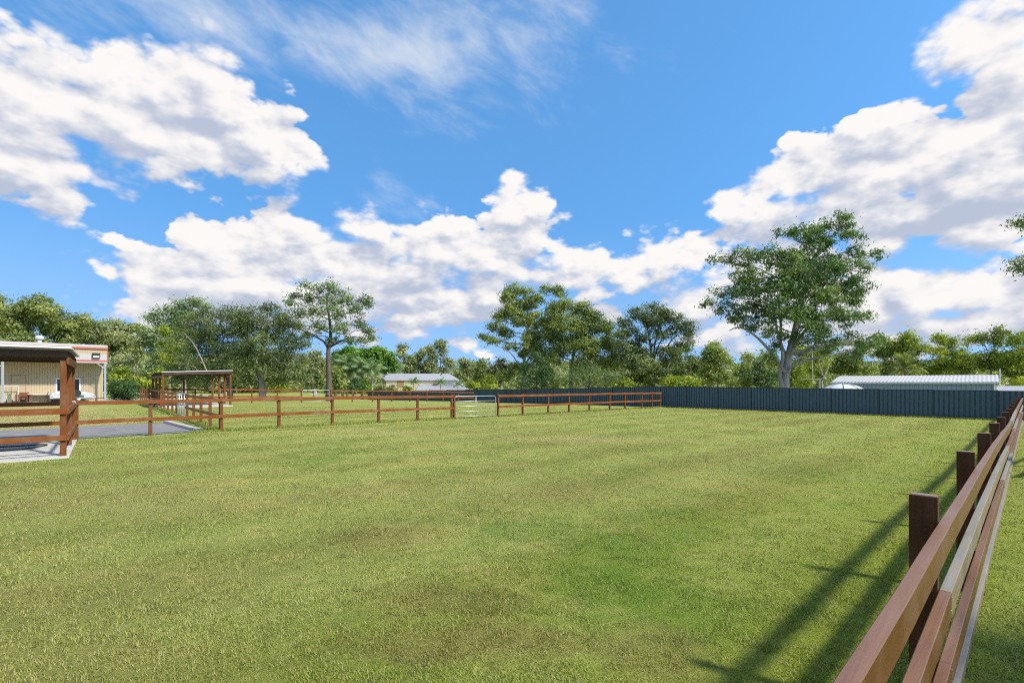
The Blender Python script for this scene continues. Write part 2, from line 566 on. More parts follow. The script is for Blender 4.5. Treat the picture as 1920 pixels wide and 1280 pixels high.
def lawn_color(T, P):
    """colour of turf by place: green, olive, straw and brown patches"""
    n0 = T.noise(P, .085, 3, .5)
    n1 = T.noise(P, .33, 5, .6, .6)
    n2 = T.noise(P, 1.3, 5, .62)
    n3 = T.noise(P, 5.5, 4, .6)
    # right of this paddock, along its fence, the turf is lush
    across = T.vmath('DOT_PRODUCT', T.vmath('SUBTRACT', P, (2.3, 2.86, 0)), tuple(NV))     # negative to the left of the fence
    along = T.vmath('DOT_PRODUCT', T.vmath('SUBTRACT', P, (2.3, 2.86, 0)), tuple(DV))
    wob = T.math('MULTIPLY_ADD', n1, 3.0, -1.5)
    lush = T.math('MULTIPLY', T.maprange(T.math('ADD', across, wob), -5.0, -1.2, 0, 1, True), T.maprange(across, .5, 1.4, 1, .25))
    lush = T.math('MULTIPLY', lush, T.maprange(along, 6, 26, 1, .55))
    stripe = T.math('SINE', T.math('MULTIPLY', across, 2.6))
    g_dull, g_lush = (.215, .238, .066), (.190, .232, .030)
    c = T.mix(lush, g_dull, g_lush)
    dry = T.maprange(lush, 0, 1, 1, .35)
    c = T.mix(T.math('MULTIPLY', dry, T.maprange(n1, .50, .66, 0, .8)), c, (.370, .335, .115))
    c = T.mix(T.math('MULTIPLY', dry, T.maprange(n2, .52, .72, 0, .75)), c, (.39, .335, .135))
    c = T.mix(T.maprange(n2, .28, .46, .8, 0), c, (.105, .160, .030))
    c = T.mix(T.maprange(n1, .30, .44, .45, 0), c, (.135, .195, .038))
    br = T.math('ADD', n0, T.math('MULTIPLY', n2, .35))
    c = T.mix(T.math('MULTIPLY', T.maprange(br, .66, .76), T.maprange(n3, .35, .6, .1, .5)), c, (.185, .145, .058))
    c = T.mix(T.maprange(n3, .55, .75, 0, .4), c, (.42, .38, .16))
    c = T.mix(T.maprange(stripe, -1, 1, 0, .32), c, (.34, .39, .12))
    # known worn, brown and lush places
    def patch(px, py, rx, ry):
        q = T.vmath('MULTIPLY', T.vmath('SUBTRACT', P, (px, py, 0)), (1 / rx, 1 / ry, 0))
        return T.maprange(T.math('ADD', T.vmath('LENGTH', q), T.math('MULTIPLY_ADD', n2, 2.4, -1.2)), .35, 1.15, 1, 0, True)
    for px, py, rx, ry, k, colr in ((-.55, 4.5, .85, .45, .45, (.175, .14, .05)), (-1.5, 6.3, .8, .7, .5, (.19, .15, .055)), (-.2, 3.75, 1.0, .35, .6, (.20, .155, .06)), (-3.6, 4.6, 1.8, 1.3, .35, (.26, .225, .085)),
                                    (-6.5, 8.2, 3.5, 1.6, .45, (.29, .255, .105)), (-3.0, 3.3, 1.4, .7, .4, (.24, .205, .075)), (.75, 4.7, .55, 1.0, .6, (.105, .195, .022)), (1.4, 5.8, .8, 1.2, .55, (.115, .20, .025)), (1.5, 4.3, .7, .8, .6, (.105, .185, .020)), (2.2, 7.0, .7, 1.2, .35, (.12, .20, .025)), (.4, 6.6, .9, .8, .4, (.12, .20, .03)),
                                    (1.0, 3.6, .5, .6, .5, (.22, .18, .07)), (-1.0, 9.0, 3.5, 1.1, .35, (.27, .235, .10)), (-5.0, 12.5, 1.0, 3.2, .45, (.13, .20, .035)), (2.4, 17.5, 4.5, 1.3, .5, (.37, .32, .15)), (-4.6, 19.5, 3.0, 1.2, .4, (.36, .31, .15))):
        c = T.mix(T.math('MULTIPLY', patch(px, py, rx, ry), k), c, colr)
    # worn, straw dry turf between the driveway and the shed
    ra = T.vmath('DOT_PRODUCT', T.vmath('SUBTRACT', P, (F0.x, F0.y, 0)), tuple(DV))
    rc = T.vmath('DOT_PRODUCT', T.vmath('SUBTRACT', P, (F0.x, F0.y, 0)), tuple(-NV))
    worn = T.math('MULTIPLY', T.maprange(ra, -3, 0, 1, 0), T.maprange(T.math('ADD', rc, T.math('MULTIPLY', n1, 4)), 6.5, 8.5))
    c = T.mix(T.math('MULTIPLY', worn, T.maprange(n1, .3, .6, .3, .85)), c, (.38, .31, .17))
    # farther turf beyond some twenty metres is drier and paler
    c = T.mix(1.0, c, (1.40, 1.41, 1.17), 'MULTIPLY')
    return c, n2, n3


def mat_ground():
    m, T = new_mat('turf')
    g = T.add('ShaderNodeNewGeometry')
    P = g.outputs['Position']
    c, n2, n3 = lawn_color(T, P)
    f = T.noise(P, 70, 5, .75)
    f2 = T.noise(P, 9, 5, .7)
    c = T.mix(T.maprange(f, .32, .62, .8, 0), c, (.045, .055, .014))
    c = T.mix(T.maprange(f2, .30, .5, .3, 0), c, (.07, .085, .022))
    principled(T, c, .95, 0, bump(T, T.math('ADD', f, T.math('MULTIPLY', f2, 1.4)), .8, .05), spec=.1)
    return m


def leafy(name, dark, mid, light, trans=.40, gloss=.02, rough=.5):
    m, T = new_mat(name)
    a = T.add('ShaderNodeAttribute', attribute_name='tint')
    t = a.outputs['Fac']
    c = T.mix(T.maprange(t, 0, .5), dark, mid)
    c = T.mix(T.maprange(t, .5, 1), c, light)
    d = T.add('ShaderNodeBsdfDiffuse')
    T.set(d.inputs[0], c)
    tr = T.add('ShaderNodeBsdfTranslucent')
    T.set(tr.inputs[0], T.mix(1.0, c, (1.1, 1.15, .6), 'MULTIPLY'))
    mx = T.add('ShaderNodeMixShader')
    mx.inputs[0].default_value = trans
    T.l.new(d.outputs[0], mx.inputs[1])
    T.l.new(tr.outputs[0], mx.inputs[2])
    gl = T.add('ShaderNodeBsdfGlossy')
    gl.inputs['Roughness'].default_value = rough
    gl.inputs[0].default_value = (.9, .95, 1, 1)
    m2 = T.add('ShaderNodeMixShader')
    m2.inputs[0].default_value = gloss
    T.l.new(mx.outputs[0], m2.inputs[1])
    T.l.new(gl.outputs[0], m2.inputs[2])
    T.l.new(m2.outputs[0], T.out.inputs[0])
    return m


def mat_blades():
    m, T = new_mat('grass_blades')
    g = T.add('ShaderNodeNewGeometry')
    P = g.outputs['Position']
    c, n2, n3 = lawn_color(T, P)
    a = T.add('ShaderNodeAttribute', attribute_name='tint').outputs['Fac']
    c = T.mix(T.maprange(a, .0, .38, .85, 0), c, (.060, .095, .018))
    c = T.mix(T.maprange(a, .66, 1.0, 0, .9), c, (.50, .44, .24))
    d = T.add('ShaderNodeBsdfDiffuse')
    T.set(d.inputs[0], c)
    tr = T.add('ShaderNodeBsdfTranslucent')
    T.set(tr.inputs[0], c)
    mx = T.add('ShaderNodeMixShader')
    mx.inputs[0].default_value = .35
    T.l.new(d.outputs[0], mx.inputs[1])
    T.l.new(tr.outputs[0], mx.inputs[2])
    T.l.new(mx.outputs[0], T.out.inputs[0])
    return m


def bark(name, a, b, c, scale=2.0):
    m, T = new_mat(name)
    g = T.add('ShaderNodeNewGeometry')
    P = g.outputs['Position']
    n = T.noise(T.vmath('MULTIPLY', P, (3, 3, .8)), scale, 6, .65, .8)
    n2 = T.noise(P, scale * .5, 4, .6)
    k = T.mix(T.maprange(n, .35, .65), a, b)
    k = T.mix(T.maprange(n2, .55, .75, 0, .7), k, c)
    principled(T, k, .8, 0, bump(T, n, .4, .03), spec=.2)
    return m


M['turf'] = mat_ground()
M['blades'] = mat_blades()
M['bark_white'] = bark('smooth_gum_bark', (.21, .195, .17), (.33, .315, .29), (.12, .10, .08))
M['bark_grey'] = bark('grey_bark', (.20, .17, .14), (.32, .28, .24), (.11, .09, .07))
M['bark_dark'] = bark('dark_rough_bark', (.075, .060, .050), (.14, .115, .095), (.04, .033, .028))
M['palm_trunk'] = bark('palm_trunk_bark', (.34, .30, .25), (.45, .41, .35), (.2, .17, .13), 4)

LEAF = {
    'gum':    leafy('gum_leaves', (0.064, 0.122, 0.039), (0.127, 0.211, 0.059), (0.276, 0.350, 0.107)),
    'lone':   leafy('grey_green_gum_leaves', (0.083, 0.141, 0.068), (0.181, 0.262, 0.113), (0.414, 0.498, 0.224)),
    'dark':   leafy('dark_olive_leaves', (0.060, 0.092, 0.029), (0.122, 0.169, 0.051), (0.254, 0.295, 0.099)),
    'olive':  leafy('olive_leaves', (0.114, 0.161, 0.036), (0.240, 0.298, 0.065), (0.480, 0.502, 0.142)),
    'pale':   leafy('pale_dusty_leaves', (0.139, 0.176, 0.069), (0.287, 0.325, 0.137), (0.557, 0.557, 0.273)),
    'forest': leafy('sunlit_forest_leaves', (0.110, 0.156, 0.034), (0.251, 0.301, 0.076), (0.471, 0.471, 0.149)),
    'bright': leafy('bright_green_leaves', (0.061, 0.142, 0.013), (0.121, 0.257, 0.017), (0.257, 0.419, 0.038)),
    'lime':   leafy('yellow_green_leaves', (0.131, 0.195, 0.017), (0.279, 0.343, 0.032), (0.539, 0.557, 0.073)),
    'shrub':  leafy('deep_green_leaves', (0.038, 0.080, 0.024), (0.069, 0.141, 0.039), (0.133, 0.227, 0.070)),
    'soft':   leafy('soft_needle_leaves', (0.072, 0.122, 0.050), (0.148, 0.221, 0.087), (0.252, 0.348, 0.145)),
    'brown':  leafy('brown_tinged_leaves', (0.076, 0.085, 0.040), (0.151, 0.155, 0.070), (0.279, 0.254, 0.124)),
    'palm':   leafy('palm_leaflets', (0.093, 0.162, 0.059), (0.189, 0.282, 0.111), (0.359, 0.453, 0.205), gloss=.03),
    'date':   leafy('date_palm_leaflets', (0.109, 0.147, 0.043), (0.217, 0.265, 0.086), (0.404, 0.420, 0.171), gloss=.03),
}


# ------------------------------------------------------------------ ground sheet
def build_ground():
    xs = np.concatenate([np.linspace(-900, -110, 9)[:-1], np.arange(-110, 100, 1.0), np.linspace(100, 900, 9)])
    ys = np.concatenate([np.linspace(-300, -15, 6)[:-1], np.arange(-15, 125, 1.0), np.linspace(125, 1500, 10)])
    X, Y = np.meshgrid(xs, ys)
    Z = ground_np(X, Y)
    nx, ny = len(xs), len(ys)
    v = np.stack([X.ravel(), Y.ravel(), Z.ravel()], -1)
    i = np.arange(nx * ny).reshape(ny, nx)
    f = np.stack([i[:-1, :-1].ravel(), i[:-1, 1:].ravel(), i[1:, 1:].ravel(), i[1:, :-1].ravel()], -1)
    o = mesh_np('ground', v, f, M['turf'])
    o.data.polygons.foreach_set('use_smooth', [True] * len(f))
    tag(o, 'mown paddock lawn with green and straw coloured patches', kind='structure')


def mesh_np(name, v, f, mat, parent=None, tint=None, origin=None):
    me = bpy.data.meshes.new(name)
    k = f.shape[1]
    if origin is not None:
        v = v - np.array(origin)
    me.vertices.add(len(v))
    me.vertices.foreach_set('co', v.astype(np.float32).ravel())
    me.loops.add(f.size)
    me.loops.foreach_set('vertex_index', f.astype(np.int32).ravel())
    me.polygons.add(len(f))
    me.polygons.foreach_set('loop_start', np.arange(0, f.size, k, dtype=np.int32))
    me.polygons.foreach_set('loop_total', np.full(len(f), k, dtype=np.int32))
    if tint is not None:
        a = me.attributes.new('tint', 'FLOAT', 'POINT')
        a.data.foreach_set('value', tint.astype(np.float32))
    me.materials.append(mat)
    me.update(calc_edges=True)
    o = bpy.data.objects.new(name, me)
    COL.objects.link(o)
    if parent is not None:
        o.parent = parent
    elif origin is not None:
        o.location = origin
    return o


build_ground()


def drape(name, corners, mat, lift, label, nu=24, nv=4, kind='structure'):
    """sheet over the ground between four corners (bilinear), lifted a little"""
    a, b, c, d = [np.array(p[:2], float) for p in corners]
    u = np.linspace(0, 1, nu)
    w = np.linspace(0, 1, nv)
    U, W_ = np.meshgrid(u, w)
    U, W_ = U[..., None], W_[..., None]
    p = (a * (1 - U) + b * U) * (1 - W_) + (d * (1 - U) + c * U) * W_
    z = ground_np(p[..., 0], p[..., 1]) + lift
    v = np.stack([p[..., 0].ravel(), p[..., 1].ravel(), z.ravel()], -1)
    i = np.arange(nu * nv).reshape(nv, nu)
    f = np.stack([i[:-1, :-1].ravel(), i[:-1, 1:].ravel(), i[1:, 1:].ravel(), i[1:, :-1].ravel()], -1)
    o = mesh_np(name, v, f, mat)
    tag(o, label, kind=kind)
    return o


# fence line helper: distance along a line at a pixel column


def on_line(px, p0, dv):
    r = (px - CX) / FPX
    t = (r * p0.y - p0.x) / (dv.x - r * dv.y)
    return t


def P2(v):
    return Vector((v.x, v.y, gz(v.x, v.y)))


# ------------------------------------------------------------------ driveway, kerb, paving, road
dr0 = F0 - DV * 0.75 - NV * 0.35
drv = [dr0, dr0 - DV * 60, dr0 - DV * 60 - NV * 5.6, dr0 - NV * 5.6]
drape('driveway', drv, M['asphalt'], .012, 'grey bitumen driveway behind the front rails', 60, 10)
kb = MB()
kp = [P2(dr0 + DV * .12 - NV * (5.6 * i / 8)) for i in range(9)]
kb.sweep([p + UP * .02 for p in kp], [(-.11, -.1), (.11, -.1), (.11, .09), (.07, .11), (-.07, .11), (-.11, .09)])
tag(kb.build('kerb', M['kerb']), 'pale concrete kerb at the end of the driveway', kind='structure')
C0 = Vector((-42.6, 53.6, 0))
fa = C0 + NV * 0.6 + DV * 9
drape('pavement', [fa, fa - DV * 30, fa - DV * 30 - NV * 9, fa - NV * 9], M['concrete'], .015, 'pale concrete apron under the shed verandah', 20, 8)
drape('road', [(-75, 84), (-8, 84), (-8, 91), (-75, 91)], M['gravel'], .02, 'pale gravel road beyond the far paddock', 30, 4)


# ------------------------------------------------------------------ timber fences
def section(hw, h, ch=.004):
    """rail section hanging below its path point: side +-hw, from 0 down to -h"""
    return [(-hw + ch, 0), (-hw, -ch), (-hw, -h + ch), (-hw + ch, -h), (hw - ch, -h), (hw, -h + ch), (hw, -ch), (hw - ch, 0)]


def add_post(parent, p, zt, dv, wd, wa, mat, depth=.15, ch=.004):
    """wd across the fence, wa along it"""
    nv = Vector((dv.y, -dv.x, 0))
    z0 = gz(p.x, p.y) - depth
    b = MB()
    hx, hy = wa / 2, wd / 2
    rings = [(z0, 0), (zt - ch, 0), (zt, ch)]
    n = 0
    for z, k in rings:
        for sx, sy in ((-1, -1), (1, -1), (1, 1), (-1, 1)):
            q = Vector((p.x, p.y, 0)) + dv * (sx * (hx - k)) + nv * (sy * (hy - k))
            b.v.append((q.x, q.y, z))
    for r in range(2):
        for j in range(4):
            k = (j + 1) % 4
            b.f.append((r * 4 + j, r * 4 + k, (r + 1) * 4 + k, (r + 1) * 4 + j))
            b.mi.append(0)
    b.f.append((8, 9, 10, 11))
    b.mi.append(0)
    o = b.build('post', mat, parent)
    # outward normals
    me = o.data
    bm = bmesh.new()
    bm.from_mesh(me)
    bmesh.ops.recalc_face_normals(bm, faces=bm.faces)
    bm.to_mesh(me)
    bm.free()
    return o


def rail(parent, pts, hw, h, mat, side):
    b = MB()
    b.sweep(pts, section(hw, h), side=side)
    o = b.build('rail', mat, parent)
    bm = bmesh.new()
    bm.from_mesh(o.data)
    bmesh.ops.recalc_face_normals(bm, faces=bm.faces)
    bm.to_mesh(o.data)
    bm.free()
    return o


def fence(label, p0, dv, ts, tops, rails, post_wd=.10, post_wa=.10, rail_hw=.024, rail_h=.125, side=1, group='stained timber paddock fences',
          pmat=None, rmat=None, span=2, skip_posts=()):
    """ts: distances of posts; tops: height of post top above ground; rails: tops of rails above ground"""
    nv = Vector((dv.y, -dv.x, 0)) * side
    first = P2(p0 + dv * ts[0])
    root = thing('paddock_fence', label, 'fence', first, group)
    pp = [P2(p0 + dv * t) for t in ts]
    for i, p in enumerate(pp):
        if i in skip_posts:
            continue
        add_post(root, p, p.z + tops + random.uniform(-.02, .02), dv, post_wd, post_wa, pmat or M['post'])
    off = nv * (post_wd / 2 + rail_hw + .002)
    for rh in rails:
        i = 0
        k = 0
        while i < len(pp) - 1:
            j = min(i + (span if k or random.random() < .5 else 1), len(pp) - 1)
            seg = []
            for q in range(i, j + 1):
                e = Vector((0, 0, 0))
                if q == i:
                    e = dv * (.003 if i else -post_wa / 2)
                if q == j:
                    e = dv * (-.003 if j < len(pp) - 1 else post_wa / 2)
                seg.append(pp[q] + off + e + UP * (rh + random.uniform(-.012, .012)))
            rail(root, seg, rail_hw, rail_h, rmat or M['rail_d'], nv)
            i = j
            k += 1
    return root


# front fence, left of the gate (posts read along its line)
tsL = [on_line(p, F0, DV) for p in (134, 205, 282, 415, 523, 623, 710, 783, 847)]
tsL = [tsL[0] + .12] + [tsL[2]] + tsL[3:]
fence('long orange brown two rail fence running from the near shelter to the white gate', F0, DV, tsL, 1.30, (1.25, .64))
tsR = [on_line(p, F0, DV) for p in (934, 980, 1028, 1067, 1105, 1143, 1172, 1203, 1223, 1238)]
fence('orange brown two rail fence between the white gate and the blue steel fence', F0, DV, tsR, 1.30, (1.25, .64))
# continuation of the front line behind the near shelter, to the left
fence('brown two rail fence along the back of the near shelter', F0, DV, [tsL[0] - .25 - 2.2 * i for i in range(5, -1, -1)], 1.30, (1.25, .64))
# cross fence
tsM = [on_line(p, F0, MV) for p in (394, 377, 363, 351)]
fence('short cross fence joining the front fence, ending at the small mesh gate', F0, MV, [.1] + tsM, 1.30, (1.25, .64), rmat=M['rail_m'], side=-1)
tsM2 = [on_line(p, F0, MV) for p in (331, 323, 315, 308)] + [20.1, 22.2, 24.3, 26.4]
fence('cross fence running from the small mesh gate past the far shelter', F0, MV, tsM2, 1.30, (1.25, .64), rmat=M['rail_m'], side=-1)
BL = F0 + MV * 27.3
fence('receding end of the cross fence beyond the far shelter beside the dark shrub', F0, MV, [28.4, 30.5, 32.6, 34.7, 36.8], 1.30, (1.25, .64), rmat=M['rail_m'], side=-1)
g1, g2 = on_line(565, BL, DV), on_line(620, BL, DV)
fence('far two rail fence from the far shelter to the distant grey gate', BL, DV, [g1 - 2.2 * i for i in range(5, -1, -1)], 1.30, (1.25, .64))
fence('far two rail fence from the distant grey gate to the blue steel fence', BL, DV, [g2 + 2.3 * i for i in range(9)], 1.28, (1.22, .64))


# ------------------------------------------------------------------ gates
def tube_gate(label, a, b, zbot, ztop, nr, mat, r=.018, mesh=False, midst=1, name='steel_gate'):
    root = thing(name, label, 'gate', a)
    d = (b - a)
    d.z = 0
    L = d.length
    d.normalize()
    za, zb = a.z, b.z

    def pt(t, h):
        return Vector((a.x + d.x * t, a.y + d.y * t, za + (zb - za) * t / L + h))
    cr = .14
    fr = [pt(0, zbot), pt(0, ztop - cr), pt(.04, ztop - .04), pt(cr, ztop), pt(L - cr, ztop), pt(L - .04, ztop - .04), pt(L, ztop - cr), pt(L, zbot)]
    MB().tube(fr + [pt(L - .002, zbot), pt(.002, zbot)], r, 8).build('frame', mat, root, True)
    for i in range(nr):
        h = zbot + (ztop - zbot) * (i + 1) / (nr + 1)
        MB().tube([pt(.01, h), pt(L - .01, h)], r * .85, 8).build('gate_rail', mat, root, True)
    for i in range(midst):
        t = L * (i + 1) / (midst + 1)
        MB().tube([pt(t, zbot), pt(t, ztop)], r * .9, 8).build('stile', mat, root, True)
    for h in (zbot + .15, ztop - .3):
        MB().tube([pt(-.08, h), pt(.03, h)], .016, 6).build('hinge', mat, root)
    MB().tube([pt(L + .09, ztop - .42), pt(L - .1, ztop - .42)], .012, 6).build('latch', mat, root)
    if mesh:
        m = MB()
        n = int(L / .22)
        for i in range(1, n):
            t = L * i / n
            m.tube([pt(t, zbot), pt(t, ztop * .72)], .004, 4, False)
        m.build('wire_mesh', mat, root)
    return root


ga = P2(F0 + DV * (on_line(852, F0, DV)) + NV * .02)
gb = P2(F0 + DV * (on_line(929, F0, DV)) + NV * .02)
tube_gate('silver white tubular steel gate with five bars in the front fence', ga, gb, .10, 1.20, 3, M['steel'])
# extra gate posts
for px in (850.5,):
    rt = thing('gate_post', 'second brown post doubled beside the white tubular gate', 'post', P2(F0 + DV * on_line(px, F0, DV)))
    add_post(rt, P2(F0 + DV * on_line(px + 1.2, F0, DV)), gz(ga.x, ga.y) + 1.27, DV, .1, .09, M['post'])
sa = P2(F0 + MV * (tsM[-1] + .12))
sb = P2(F0 + MV * (tsM2[0] - .12))
tube_gate('small silver gate with wire mesh in the cross fence', sa, sb, .08, 1.25, 1, M['steel'], .024, True, 3)
fa_, fb_ = P2(BL + DV * (g1 + .1)), P2(BL + DV * (g2 - .1))
tube_gate('distant grey tubular gate below the lone tall gum', fa_, fb_, .12, 1.22, 2, M['steel'], .02)


# ------------------------------------------------------------------ near fence on the right
def near_fence():
    p1 = Vector((2.303, 2.862, 0))
    S = 2.607
    n = 15
    idx = list(range(-2, n))
    tops = {-2: 1.29, -1: 1.12, 0: 1.28, 1: 1.277, 2: 1.266, 3: 1.25, 4: 1.222, 5: 1.218, 6: 1.207, 7: 1.213, 8: 1.207, 9: 1.213, 10: 1.237}
    r1 = {-2: 1.15, -1: 1.145, 0: 1.14, 1: 1.14, 2: 1.13, 3: 1.098, 4: 1.04, 5: 1.03, 6: 1.07, 7: 1.08, 8: 1.08, 9: 1.09, 10: 1.10}
    r2 = {0: .766, 1: .765, 2: .75, 3: .72, 4: .66, 5: .65, 6: .68, 7: .69}
    r3 = {0: .377, 1: .38, 2: .37, 3: .34, 4: .29, 5: .28, 6: .30, 7: .31}
    root = thing('paddock_fence', 'near four rail brown timber fence sweeping along the right edge', 'fence', (p1.x, p1.y, 0), 'stained timber paddock fences')
    pos = {i: p1 + DV * (S * i) for i in idx}
    for i in idx:
        add_post(root, pos[i], tops.get(i, 1.22), DV, .125, .075, M['near_post'], ch=.005)
    off = NV * (.0625 + .0265 + .002)
    last = n - 1

    def run(rh, dz, starts, mats, h=.135):
        for k in range(len(starts) - 1):
            a, b = starts[k], starts[k + 1]
            seg = []
            for q in range(a, b + 1):
                e = DV * (.0015 if q == a else (-.0015 if q == b else 0))
                base = pos[q] + off + e
                seg.append(Vector((base.x, base.y, rh.get(q, dz))))
                if q < b:                                            # slight bow between posts
                    c = pos[q] + off + DV * (S / 2)
                    seg.append(Vector((c.x, c.y, (rh.get(q, dz) + rh.get(q + 1, dz)) / 2 - random.uniform(-.004, .010))))
            rail(root, seg, .0265, h, mats[k % len(mats)], NV)
    nr, we = M['near_rail'], M['weathered']
    run(r1, 1.10, [-2, 1, 3, 5, 7, 9, 11, 13, last], [nr, nr, nr, we, nr])
    run(r2, .70, [-2, 0, 2, 4, 6, 8, 10, 12, last], [nr, we, we, nr, we])
    run(r3, .32, [-2, 0, 1, 3, 5, 7, 9, 11, 13, last], [nr, nr, nr, we, nr])
    r4 = {i: .085 + gz(pos[i].x, pos[i].y) + .0 for i in idx}
    run(r4, 0, [-2, 0, 2, 4, 6, 8, 10, 12, last], [we], h=.17)
    # nail heads on the rails at every post near the camera
    for i in range(-1, 5):
        b = MB()
        for rr in (r1, r2, r3):
            zt = rr.get(i, rr[0])
            for dz in (.035, .095):
                c = pos[i] + NV * (.0625 + .053 + .003) + DV * random.uniform(-.02, .02) + UP * (zt - dz)
                b.tube([c - NV * .002, c + NV * .0015], .0045, 6)
        b.build('nail_heads', M['steel'], root)


near_fence()

# old silvered fence meeting the near fence from the right
op = Vector((11.05, 10.4, 0))
root = thing('old_fence', 'old silver grey post and rail fence outside the near fence', 'fence', P2(op))
odir = Vector((.80, .60, 0))
for i in range(7):
    add_post(root, op + odir * (2.2 * i), gz(op.x, op.y) + 1.12, odir, .11, .11, M['oldpost'])
for h in (1.05, .55):
    rail(root, [P2(op + odir * (2.2 * i)) + Vector((.09 * -odir.y, .09 * odir.x, h)) for i in range(7)], .02, .10, M['oldpost'], Vector((-odir.y, odir.x, 0)))


# ------------------------------------------------------------------ blue sheet steel fence
def steel_fence():
    pts = [at(1960, 0, 26.9), at(1870, 0, 28.95), at(1749, 0, 0), ]
    A = Vector(((1960 - CX) / FPX * 27.0, 27.0, 0))
    k0, kx = 22.4, 10.9 / 642

    def pos(px):
        k = k0 + (px - 1238) * kx
        Y = FPX / k
        return Vector(((px - CX) / FPX * Y, Y, 0))
    cols = [2010, 1870, 1749, 1647, 1558, 1479, 1408, 1346, 1287, 1238]
    P = [pos(c) for c in cols]
    tops = [None] * len(cols)
    for i, c in enumerate(cols):
        py = 732 - (1880 - c) * (8.0 / 642)
        tops[i] = CAMZ - (py - HY) / FPX * P[i].y
    # the receding part behind the paddocks
    far = [(1190, 725.2), (1148, 726.2), (1107, 727.3), (1070, 727.9), (1038, 728.3), (1008, 728.7), (978, 729.1), (950, 729.4), (925, 729.7), (900, 730.0), (870, 730.6), (840, 731.2), (810, 731.8), (780, 732.4), (750, 732.8), (720, 733.2), (690, 733.6)]
    b = P[-1]
    c = Vector((-3.4, 64.5, 0))
    dv = (c - b).normalized()
    for px, py in far:
        if px >= 900:
            t = on_line(px, b, dv)
            q = b + dv * t
        else:
            q = c + (Vector((-22.5, 80.0, 0)) - c) * ((900 - px) / 210.0)
        P.append(Vector((q.x, q.y, 0)))
        tops.append(CAMZ - (py - HY) / FPX * q.y)
    root = thing('steel_fence', 'dark blue ribbed sheet steel boundary fence behind the paddocks', 'fence', P2(P[0]))
    for i in range(len(P) - 1):
        a, b = P[i], P[i + 1]
        d = (b - a)
        L = d.length
        d.normalize()
        nn = Vector((d.y, -d.x, 0))
        if nn.y > 0:
            nn = -nn                                               # towards the paddock
        zt = (tops[i] + tops[i + 1]) / 2
        zb = min(gz(a.x, a.y), gz(b.x, b.y)) - .06
        # post
        pm = MB()
        pm.quadbox(Vector((a.x, a.y, (zb - .1 + zt + .012) / 2)) + nn * .0, d, nn, UP, .033, .045, (zt + .012 - zb + .1) / 2)
        pm.build('post', M['colorbond_dark'], root)
        # top and bottom channel
        MB().quadbox(Vector(((a.x + b.x) / 2, (a.y + b.y) / 2, zt - .022)), d, nn, UP, L / 2 - .036, .030, .024).build('top_rail', M['colorbond_dark'], root)
        MB().quadbox(Vector(((a.x + b.x) / 2, (a.y + b.y) / 2, zb + .06)), d, nn, UP, L / 2 - .036, .028, .03).build('bottom_rail', M['colorbond_dark'], root)
        ns = 3
        for s_ in range(ns):
            t0, t1 = .028 + (L - .056) * s_ / ns, .028 + (L - .056) * (s_ + 1) / ns + .012
            nrib = 4
            prof = []
            w = (t1 - t0) / nrib
            for r in range(nrib):
                x0 = t0 + r * w
                prof += [(x0, -.030), (x0 + w * .06, .020), (x0 + w * .70, .020), (x0 + w * .76, -.030)]
            prof.append((t1, -.0295))
            m = MB()
            for (t, o) in prof:
                q = a + d * t + nn * o
                m.v.append((q.x, q.y, zb + .03))
                m.v.append((q.x, q.y, zt - .03))
            for k in range(len(prof) - 1):
                m.f.append((2 * k, 2 * k + 2, 2 * k + 3, 2 * k + 1))
                m.mi.append(0)
            m.build('fence_sheet', M['colorbond'], root)
    e = P[-1]
    zb = gz(e.x, e.y)
    MB().quadbox(Vector((e.x, e.y, (zb + tops[-1]) / 2)), d, nn, UP, .033, .045, (tops[-1] - zb) / 2 + .01).build('post', M['colorbond_dark'], root)


steel_fence()


# ------------------------------------------------------------------ timber shelters
def corr_sheet(a, b, c, d, n, amp, th=.01):
    """corrugated sheet: a->b along the ribs' spacing, a->d along ribs"""
    m = MB()
    up = (b - a).cross(d - a).normalized()
    if up.z < 0:
        up = -up
    for i in range(n * 2 + 1):
        u = i / (2 * n)
        o = amp if i % 2 else -amp
        for s_ in (0, th):
            m.v.append(tuple(a.lerp(b, u) + up * (o + s_)))
            m.v.append(tuple(d.lerp(c, u) + up * (o + s_)))
    for i in range(n * 2):
        k = 4 * i
        m.f += [(k, k + 1, k + 5, k + 4), (k + 2, k + 6, k + 7, k + 3), (k, k + 4, k + 6, k + 2), (k + 1, k + 3, k + 7, k + 5)]
        m.mi += [0] * 4
    return m


